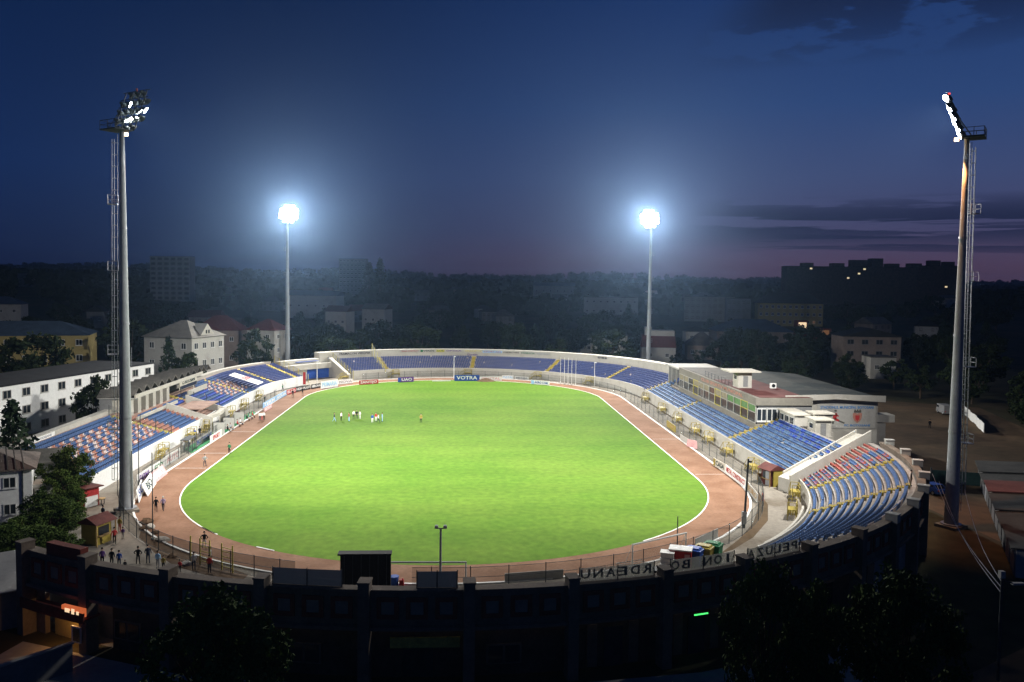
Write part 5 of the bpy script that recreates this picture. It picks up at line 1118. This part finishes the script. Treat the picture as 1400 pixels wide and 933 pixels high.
mb.build('roof_rib', 'grey_roof', wh_)
MB().tube((8.0, -4.6, 0), (8.0, -4.6, 6.1), .08).build('downpipe', 'dark_steel', wh_); MB().box((9.6, -1.6, 2.0), (2.6, 3, 4)).build('porch', 'white_wall', wh_); f, p = win_proto(1.0, 1.3, 'frame_white', 'glass'); o = link('window', f, wh_, loc=(9.7, -3.13, 2.8)); link('pane', p, o)
t = house('shed', 'grey roofed shed between the white house and the chequered bank', 'shed', (-63, 108), (-52.5, 111), 7, 4.3, 5.6, 'grey_plaster', 'grey_roof', kind='gable', base=0.0)
house('house', 'pinkish three storey house with a gable roof beyond the dirt lot', 'house', (129, 272), (148, 270), 12, 11.6, 14.4, 'pink_wall', 'dark_roof', 'gable', {'front': (4, 3)}, ww=2.2, wh=1.6, ax='y', fm='grey_plaster')
house('house', 'white flat annex in front of the pinkish gable house', 'annex', (127, 249), (134.6, 248), 8, 6.6, 6.6, 'white_wall', 'grey_roof', 'flat', {'front': (2, 1)})
t = house('house', 'white house with a tall brown mansard roof beside the distant right mast', 'house', (64.5, 291), (76.2, 289), 10, 5.9, 5.9, 'plaster', 'grey_roof', 'flat', {'front': (2, 1)})
MB().box((0, 0, 8), (12.2, 10.4, 4.0), tx=.92, ty=.9).build('mansard_roof', 'brown_roof', t); MB().box((1.2, 0, 10.9), (8.6, 8, 1.9)).build('attic', 'white_wall', t); MB().box((-3.6, 0, 11.5), (2.4, 3, 3.0)).build('chimney_stack', 'plaster', t)
house('house', 'low house with a steep pyramid roof among trees beyond the covered terrace', 'house', (86, 309), (97.5, 307), 11, 5.4, 10.4, 'pink_wall', 'grey_roof', win={'front': (3, 1)})
house('house', 'white house half hidden behind the pyramid roof', 'house', (90, 326), (99, 325), 9, 9.6, 11.4, 'plaster', 'dark_roof', win={'front': (2, 2)})
house('house', 'wide low building with a dark blue hipped roof and pinkish wall', 'building', (117, 372), (151, 368), 20, 7.2, 12.6, 'pink_wall', 'blue_roof', win={'front': (7, 1)}, ww=2)
house('house', 'tiny cream gabled house just behind the far rim wall', 'house', (48.6, 332), (55.2, 331), 7, 4.4, 6.6, 'cream_wall', 'cream_wall', 'gable', ax='y', win={'front': (1, 1)})
house('house', 'low flat roofed cream building next to the tiny gabled house', 'building', (57, 336), (68, 334), 9, 7.2, 7.2, 'cream_wall', 'grey_roof', 'flat', {'front': (3, 1)})
house('apartment_building', 'pale four storey block beyond the right distant mast', 'apartment block', (142, 520), (172, 512), 12, 20.5, 21, 'cream_far', 'dark_roof', 'flat', {'front': (9, 4)}, ww=1.9, wh=1.5, fm='facade_dark', pane=False)
house('apartment_building', 'long cream block with a dark hipped roof and faintly lit windows', 'apartment block', (176, 482), (212, 474), 14, 17.8, 24, 'yellow_wall', 'dark_roof', win={'front': (11, 3)}, lit=(1, 6, 9), ww=1.5, wh=1.7, lm='lit_dim')
house('apartment_building', 'bluish block between the pale block and the cream block', 'apartment block', (163, 500), (177, 497), 12, 20, 20.4, 'grey_plaster', 'dark_roof', 'flat', {'front': (5, 3)}, fm='facade_dark', pane=False)
house('building', 'white flat building in the middle distance left of the right distant mast', 'building', (84, 562), (120, 556), 14, 18.6, 19, 'plaster', 'grey_roof', 'flat', {'front': (8, 2)})
house('warehouse', 'pale blue roofed warehouse on the skyline over the far bowl', 'warehouse', (70, 800), (110, 795), 25, 24.8, 28.2, 'plaster', 'blue_roof', 'gable', {'front': (6, 1)})
house('warehouse', 'low long blue grey roof right of the left distant mast', 'warehouse', (-107, 520), (-76, 516), 18, 18.4, 21.5, 'plaster', 'blue_roof', 'gable', {'front': (6, 1)})
house('house', 'long roofed house with a bright pale gable wall above the far trees', 'house', (-51, 436), (-39, 431), 9, 13.4, 16.2, 'plaster', 'grey_roof', 'gable', {'front': (3, 1)})
house('house', 'house with a brown pitched roof left of the bright gable wall', 'house', (-68, 424), (-57, 420), 9, 12.4, 15.4, 'cream_wall', 'red_roof', 'gable', {'front': (3, 1)})
house('tower_block', 'tall faint tower block on the left skyline', 'tower block', (-226, 622), (-196, 617), 8, 43.5, 43.8, 'plaster', 'dark_roof', 'flat', {'front': (6, 9)}, ww=3.4, wh=1.7, fm='facade_dark', pane=True)
house('tower_block', 'hazy pale tower block right of the left distant mast', 'tower block', (-110, 762), (-86, 758), 10, 47, 47.4, 'grey_plaster', 'dark_roof', 'flat', {'front': (7, 9)}, ww=2.2, wh=1.5, lit=())
house('house', 'pale house with a dark hipped roof at the left edge of town', 'house', (-222, 378), (-196, 384), 12, 15.6, 19, 'plaster', 'blue_roof', win={'front': (5, 2)})
house('house', 'small house with a bluish gable among the dark trees on the left', 'house', (-185, 424), (-177, 425), 9, 11.0, 14.0, 'grey_plaster', 'dark_roof', 'gable', ax='y', win={'front': (2, 1)})
t = house('apartment_building', 'long dark apartment slab with roof huts and lit windows on the skyline', 'apartment block', (280, 700), (398, 690), 16, 44.8, 45, 'facade_dark', 'dark_roof', 'flat', {'front': (26, 8)}, ww=2.2, wh=1.5, fm='facade_dark', lit=(141, 169, 196, 186), pane=False)
for x, w, h in ((-40, 9, 3), (-14, 10, 3), (4, 13, 6), (19, 10, 7.5), (33, 10, 3.2), (52, 10, 3.6)): MB().box((x, 0, 45 + h / 2 - t.location.z), (w, 9, h)).build('roof_hut', 'facade_dark', t)
t = house('apartment_building', 'second dark apartment slab on the skyline behind the bare mast', 'apartment block', (391, 690), (424, 684), 16, 46.5, 46.8, 'facade_dark', 'dark_roof', 'flat', {'front': (8, 8)}, ww=2.2, wh=1.5, fm='facade_dark', lit=(29,), pane=False)
for x, w, h in ((-2, 9, 4.5), (10, 8, 3.5)): MB().box((x, 0, 46.8 + h / 2 - t.location.z), (w, 9, h)).build('roof_hut', 'facade_dark', t)
for lab, x, y, z0, w, h, m in (('orange lit shop front glowing among the dark trees', 169.5, 402, 6.2, 5, 4.6, 'white_lit'), ('wide dim orange awning beside the glowing shop front', 180.5, 404, 3.6, 9, 3.2, 'lit_dim')):
    t = thing('lit_kiosk', lab, 'kiosk', (x, y, z0 - 3)); MB().box((0, 2, 3 + h / 2), (w + .6, 4, h + .8)).box((0, 2, 1.5), (w + .6, 4, 3)).build('wall', 'terracotta', t); MB().box((0, -.06, 3 + h / 2), (w * .8, .1, h * .75)).build('lit_front', m, t)
    HOUSES.append((x, y, 14))
R2 = random.Random(5); k = 0; tries = 0
RHS = {'brown_roof': 'dark house with a red brown roof among the trees beyond the stadium', 'dark_roof': 'dark house with a near black roof among the trees beyond the stadium', 'grey_roof': 'dark house with a grey pitched roof among the trees beyond the stadium'}
while k < 30 and tries < 900:
    tries += 1; y = R2.uniform(330, 900); x = R2.uniform(-.62, .62) * y
    if any(math.hypot(x - a, y - b) < r + 16 for a, b, r in HOUSES) or (-75 < x < 75 and y < 420): continue
    r = R2.choice(list(RHS)); w = R2.uniform(9, 16); a = R2.uniform(-.5, .5); b = T(x, y); h = R2.choice((4, 6.5, 7))
    house('house', RHS[r], 'house', (x - w / 2 * math.cos(a), y - w / 2 * math.sin(a)), (x + w / 2 * math.cos(a), y + w / 2 * math.sin(a)), R2.uniform(8, 11), b + h, b + h + R2.uniform(2.5, 4), R2.choice(('plaster', 'cream_wall', 'pink_wall', 'grey_plaster')), r, R2.choice(('hip', 'gable')), {'front': (R2.choice((2, 3, 4)), 1 if h < 5 else 2)}, group='scattered town houses with %s' % r.replace('_', ' ') + 's', pane=False, fm='glass'); k += 1

# ------------------------------------------------------------------ trees
def tree_parts(kind, seed, n_cl, n_leaf, leaf, fm, h=10.0, w=4.6):
    q = random.Random(seed); mb = MB(); tk = MB()
    def leafq(c, s):
        a = Vector((q.gauss(0, 1), q.gauss(0, 1), q.gauss(0, 1))).normalized(); b = a.orthogonal().normalized(); a2 = a.cross(b); th = q.uniform(0, PI); u = (b * math.cos(th) + a2 * math.sin(th)) * s; v = (a2 * math.cos(th) - b * math.sin(th)) * s * .62
        mb.add([c - u, c + v, c + u, c - v], [(0, 1, 2, 3)])
    if kind == 'pine':
        tk.tube((0, 0, 0), (0, 0, h * .96), .16, .03, n=7)
        for i in range(n_cl):
            t = (i + .5) / n_cl; z = h * (.10 + .88 * t); rad_ = w * (1 - t) ** .85 * .62 + .15; th = i * 2.4 + q.uniform(-.4, .4); r = rad_ * q.uniform(.55, 1.05); c = Vector((r * math.cos(th), r * math.sin(th), z - .25 * r))
            tk.tube((0, 0, z), c, .04, .015, n=4)
            for _ in range(n_leaf): leafq(c * 1.0 + Vector((q.gauss(0, .24 * rad_ + .1), q.gauss(0, .24 * rad_ + .1), q.gauss(0, .28))), leaf * q.uniform(.6, 1.2))
    else:
        trunk = h * .32; tk.tube((0, 0, 0), (.1, .05, trunk), .26, .18, n=8); ctr = Vector((0, 0, h * .60)); hz = h * .40
        for i in range(n_cl):
            while True:
                v = Vector((q.uniform(-1, 1), q.uniform(-1, 1), q.uniform(-1, 1)))
                if .25 < v.length < 1: break
            v = v.normalized() * (q.uniform(.45, 1.0) ** .6); k = 1 - .25 * max(0, v.z); c = ctr + Vector((v.x * w * k, v.y * w * k, v.z * hz)); s = q.uniform(.55, 1.15) * w * .27
            if i % 3 == 0: tk.tube((.1, .05, trunk * q.uniform(.7, 1)), ctr.lerp(c, .85), .10, .03, n=5)
            for _ in range(n_leaf):
                d = Vector((q.gauss(0, 1), q.gauss(0, 1), q.gauss(0, 1))).normalized() * s * q.uniform(.3, 1.05); leafq(c + Vector((d.x, d.y, d.z * .8)), leaf * q.uniform(.6, 1.25))
    return mb, tk
PROT = {}
def tree_proto(key, *a):
    mb, tk = tree_parts(*a); r = thing('tree', '', 'tree'); mb.build('crown', a[5], r); tk.build('trunk', 'bark', r); PROT[key] = [r, False]
tree_proto('b0', 'broad', 1, 46, 60, .38, 'foliage'); tree_proto('b1', 'broad', 2, 42, 60, .38, 'foliage', 10, 4.2); tree_proto('b2', 'broad', 3, 52, 60, .38, 'foliage', 10, 5.2); tree_proto('b3', 'broad', 4, 36, 60, .36, 'foliage', 10, 3.4)
tree_proto('p0', 'pine', 5, 60, 16, .34, 'foliage_pine', 10, 4.2); tree_proto('p1', 'pine', 6, 52, 16, .34, 'foliage_pine', 10, 3.4)
tree_proto('n0', 'broad', 7, 95, 120, .19, 'foliage_near', 10, 4.3); tree_proto('n1', 'broad', 8, 85, 120, .19, 'foliage_near', 10, 3.6)
def tree(key, x, y, h, wk, label, group=None, z=None, name='tree'):
    r, u = PROT[key]; s = h / 10.0; loc = (x, y, (T(x, y) if z is None else z) - .05); sc = (s * wk, s * wk, s); rz = R.uniform(0, 6.28)
    if not u:
        PROT[key][1] = True; r.location = loc; r.rotation_euler = (0, 0, rz); r.scale = sc; r['label'] = label; r.name = name
        if group: r['group'] = group
        KIDS.pop(r.name, None); return r
    o = dup(r, loc, rz, sc, label)
    if group: o['group'] = group
    elif 'group' in o: del o['group']
    return o
tree('n0', -13.9, 47.5, 10.6, .92, 'big dark leafy tree in front of the stadium wall below the scoreboard side')
tree('n0', 18.6, 47.8, 11.7, .58, 'tall dark tree in front of the reversed banner lettering', z=0)
tree('n1', 22.6, 49.5, 10.4, .46, 'slim dark tree between the two broad trees outside the steep bowl', z=0)
tree('n0', 27.4, 48.5, 11.0, .80, 'broad dark tree nearest the street lamp outside the steep bowl', z=0)
tree('n1', -48.3, 106.0, 7.6, 1.0, 'round dark green tree in front of the end of the chequered bank', z=0)
tree('n1', -52.5, 104.0, 6.2, 1.2, 'smaller dark green tree beside the porch of the white house', z=0)
for k, (px, py, h, wk) in enumerate(((8, 775, 4.6, 1.5), (34, 762, 4.8, 1.5), (68, 742, 5.0, 1.5), (92, 730, 4.6, 1.2), (56, 778, 4.6, 1.6), (88, 772, 3.8, 1.3), (24, 790, 4.4, 1.6), (84, 705, 6.0, 1.1), (60, 725, 4.8, 1.3), (96, 708, 4.6, 1.0))):
    tree(('n0', 'n1')[k % 2], *G(px, py), h, wk, 'dense green bush in the thicket between the white house and the gate block', 'bushes of the thicket by the white house', z=-.5, name='bush')
tree('p0', -59.0, 113, 12.2, 1.0, 'dark pointed conifer at the left edge before the white offices', z=0)
tree('b1', -64, 150, 10.8, .8, 'dark leafy tree against the middle of the white offices', z=0)
tree('b2', -101, 203, 15, 1.1, 'wide round dark tree in front of the yellow block', z=0)
tree('p1', -69.6, 203, 14.6, .9, 'tall pointed conifer before the pale three storey house', z=0)
tree('b0', -65.2, 203.5, 10.4, .85, 'rounded tree beside the conifer before the pale three storey house', z=0)
tree('b3', -89, 230, 18.4, 1.1, 'tall dark tree between the yellow block and the pale three storey house', z=0)
tree('b1', -57.5, 236, 14.0, .9, 'dark tree just behind the curved end of the chequered bank', z=0)
tree('b2', -150, 260, 15, 1.1, 'dark tree beyond the left end of the yellow block')
tree('p0', -66, 610, 27, 1.0, 'tall dark conifer on the skyline, nearest the hazy tower', z=14); tree('p1', -58, 604, 30, 1.0, 'second tall dark conifer on the skyline by the hazy tower', z=14)
DK = 'dark leafy tree in the belt of trees beyond the stadium'; R3 = random.Random(21); placed = []; tries = 0
for o in HOUSES: pass
vis = [(h[0] / h[1], h[1], h[2]) for h in HOUSES if h[1] > 200]
while len(placed) < 262 and tries < 9000:
    tries += 1; y = 262 + (R3.random() ** 1.6) * 330; x = R3.uniform(-.66, .68) * y
    if math.hypot(x - XC, max(0, y - YF)) < 70 or (x > 52 and y < 262 and x < 150): continue
    if any(math.hypot(x - a, y - b) < r + 3.5 for a, b, r in HOUSES) or any(math.hypot(x - a, y - b) < 7.5 for a, b in placed): continue
    hh = R3.uniform(8, 14)
    if any(abs(x / y - s) * y < r * .95 and y < b and (y > b - 75) for s, b, r in vis): hh *= .42
    placed.append((x, y)); tree(R3.choice(('b0', 'b1', 'b2', 'b3', 'b0', 'b2', 'p0')), x, y, hh, R3.uniform(.95, 1.35), DK, 'dark trees beyond the stadium')
for x, y, h in ((118, 205, 9), (126, 196, 8), (133, 186, 9), (124, 175, 7), (118, 163, 7), (112, 152, 8), (128, 160, 10), (140, 175, 11), (150, 200, 12), (108, 138, 8), (120, 140, 10), (104, 215, 8), (92, 222, 8), (84, 228, 9), (110, 228, 9), (98, 234, 11), (75, 226, 8), (120, 222, 9), (135, 214, 10), (150, 228, 12), (101, 128, 7), (163, 215, 12)):
    tree(R3.choice(('b0', 'b1', 'b2', 'b3')), x, y, h, 1.15, 'dark shadowy tree along the edge of the dirt lot', 'dark trees round the dirt lot')
# the far wood that closes the view up to the hills
mb = MB(); q = random.Random(9)
for i in range(2600):
    y = 560 + (q.random() ** 1.7) * 2500; x = q.uniform(-.72, .72) * y
    if any(math.hypot(x - a, y - b) < r + 5 for a, b, r in HOUSES): continue
    if any(abs(x / y - s) * y < r and b - 160 < y < b for s, b, r in vis): continue
    h = q.uniform(7, 13) * (1 + y / 5000); w = h * q.uniform(.45, .75); z = T(x, y)
    for _ in range(26):
        v = Vector((q.gauss(0, 1), q.gauss(0, 1), q.gauss(0, 1))).normalized(); c = Vector((x + v.x * w * .8, y + v.y * w * .8, z + h * .52 + v.z * h * .40)); a = Vector((q.gauss(0, 1), q.gauss(0, 1), q.gauss(0, 1))).normalized(); b = a.orthogonal().normalized() * w * .42; d = a.cross(b)
        mb.add([c - b, c + d, c + b, c - d], [(0, 1, 2, 3)])
mb.build('far_woodland', 'foliage', kind='stuff')
# ------------------------------------------------------------------ sky, dusk light and air
w = bpy.data.worlds.new('World'); SC.world = w; w.use_nodes = True; nt = w.node_tree; L = nt.links.new; bg = nt.nodes['Background']
tc = _n(nt, 'ShaderNodeTexCoord'); sp = _n(nt, 'ShaderNodeSeparateXYZ'); L(tc.outputs['Generated'], sp.inputs[0])
def ramp(stops):
    r = _n(nt, 'ShaderNodeValToRGB'); e = r.color_ramp.elements
    while len(e) < len(stops): e.new(.5)
    for k, (p, c) in enumerate(stops): e[k].position = p; e[k].color = (*c, 1)
    return r
def mth(op, a, b=None, c=None, clamp=False):
    n = _n(nt, 'ShaderNodeMath', operation=op); n.use_clamp = clamp
    for i, v in enumerate((a, b, c)):
        if v is None: continue
        if isinstance(v, (int, float)): n.inputs[i].default_value = v
        else: L(v, n.inputs[i])
    return n.outputs[0]
rl = ramp(((0, (.010, .016, .048)), (.03, (.009, .019, .064)), (.12, (.0070, .024, .096)), (.33, (.0028, .0140, .062)), (1, (.002, .008, .034))))
rr = ramp(((0, (.100, .056, .088)), (.022, (.090, .056, .104)), (.06, (.062, .062, .142)), (.12, (.050, .074, .185)), (.20, (.027, .066, .200)), (.33, (.012, .040, .155)), (1, (.003, .012, .045))))
for r in (rl, rr): L(sp.outputs['Z'], r.inputs['Fac'])
dt = _n(nt, 'ShaderNodeVectorMath', operation='DOT_PRODUCT'); L(tc.outputs['Generated'], dt.inputs[0]); dt.inputs[1].default_value = (math.sin(rad(42)), math.cos(rad(42)), 0)
mr = _n(nt, 'ShaderNodeMapRange', interpolation_type='SMOOTHSTEP'); L(dt.outputs['Value'], mr.inputs['Value']); mr.inputs['From Min'].default_value = .52; mr.inputs['From Max'].default_value = 1.0
mx = _n(nt, 'ShaderNodeMix', data_type='RGBA'); L(mr.outputs['Result'], mx.inputs['Factor']); L(rl.outputs['Color'], mx.inputs['A']); L(rr.outputs['Color'], mx.inputs['B'])
sky = _n(nt, 'ShaderNodeTexSky', sky_type='NISHITA'); sky.sun_disc = False; sky.sun_elevation = rad(-3.0); sky.sun_rotation = rad(48); sky.altitude = 160
def cloud(scale, sq, z0, z1, thr, seed, azmin):
    mp = _n(nt, 'ShaderNodeMapping'); L(tc.outputs['Generated'], mp.inputs['Vector']); mp.inputs['Scale'].default_value = (scale, scale, scale * sq); mp.inputs['Location'].default_value = (seed, seed * .7, seed * .3)
    nz = _n(nt, 'ShaderNodeTexNoise'); nz.inputs['Scale'].default_value = 1; nz.inputs['Detail'].default_value = 7; nz.inputs['Roughness'].default_value = .55; L(mp.outputs[0], nz.inputs['Vector'])
    m1 = _n(nt, 'ShaderNodeMapRange', interpolation_type='SMOOTHSTEP'); L(nz.outputs['Fac'], m1.inputs['Value']); m1.inputs['From Min'].default_value = thr; m1.inputs['From Max'].default_value = thr + .06
    zc, zh = (z0 + z1) / 2, (z1 - z0) / 2; b = mth('SUBTRACT', 1.0, mth('POWER', mth('ABSOLUTE', mth('DIVIDE', mth('SUBTRACT', sp.outputs['Z'], zc), zh)), 2.0), clamp=True)
    m2 = _n(nt, 'ShaderNodeMapRange', interpolation_type='SMOOTHSTEP'); L(dt.outputs['Value'], m2.inputs['Value']); m2.inputs['From Min'].default_value = azmin; m2.inputs['From Max'].default_value = azmin + .04
    return mth('MULTIPLY', mth('MULTIPLY', m1.outputs['Result'], b), m2.outputs['Result'])
cl = mth('MAXIMUM', cloud(5.0, 16, .040, .100, .42, 3.1, .885), cloud(9.0, 3.4, .235, .42, .43, 5.2, .855))
cl = mth('MAXIMUM', cl, cloud(4.0, 30, .030, .075, .50, 11.2, .90))
mc = _n(nt, 'ShaderNodeMix', data_type='RGBA'); L(mth('MULTIPLY', cl, .85), mc.inputs['Factor']); L(mx.outputs['Result'], mc.inputs['A']); mc.inputs['B'].default_value = (.009, .016, .050, 1)
ad = _n(nt, 'ShaderNodeMix', data_type='RGBA', blend_type='ADD'); ad.inputs['Factor'].default_value = .004; L(mc.outputs['Result'], ad.inputs['A']); L(sky.outputs[0], ad.inputs['B'])
L(ad.outputs['Result'], bg.inputs['Color']); bg.inputs['Strength'].default_value = .9
sl = bpy.data.lights.new('dusk_sun', 'SUN'); sl.energy = .012; sl.angle = rad(12); sl.color = (1, .72, .62); so = bpy.data.objects.new('dusk_sun', sl); COL.objects.link(so); so['kind'] = 'helper'
so.rotation_euler = (Vector((0, 0, 0)) - Vector((math.sin(rad(48)), math.cos(rad(48)), .06))).to_track_quat('-Z', 'Y').to_euler()
hz = MB(); hz.box((0, 150, 46), (8600, 8600, 100)); m = bpy.data.materials.new('haze'); m.use_nodes = True; n2 = m.node_tree; n2.nodes.remove(n2.nodes['Principled BSDF'])
pv = n2.nodes.new('ShaderNodeVolumePrincipled'); pv.inputs['Color'].default_value = (.40, .64, 1, 1); pv.inputs['Density'].default_value = HAZE; pv.inputs['Anisotropy'].default_value = .86
n2.links.new(pv.outputs[0], n2.nodes['Material Output'].inputs['Volume']); M['haze'] = m; hz.build('haze', 'haze', kind='stuff')
vs = SC.view_settings; vs.view_transform = 'Standard'; vs.look = 'None'; vs.exposure = 0; vs.gamma = 1; vs.use_curve_mapping = False
cy = SC.cycles; cy.use_denoising = True; cy.max_bounces = 5; cy.diffuse_bounces = 2; cy.glossy_bounces = 2; cy.transparent_max_bounces = 10; cy.volume_bounces = 0; cy.sample_clamp_indirect = 3; cy.caustics_reflective = cy.caustics_refractive = False
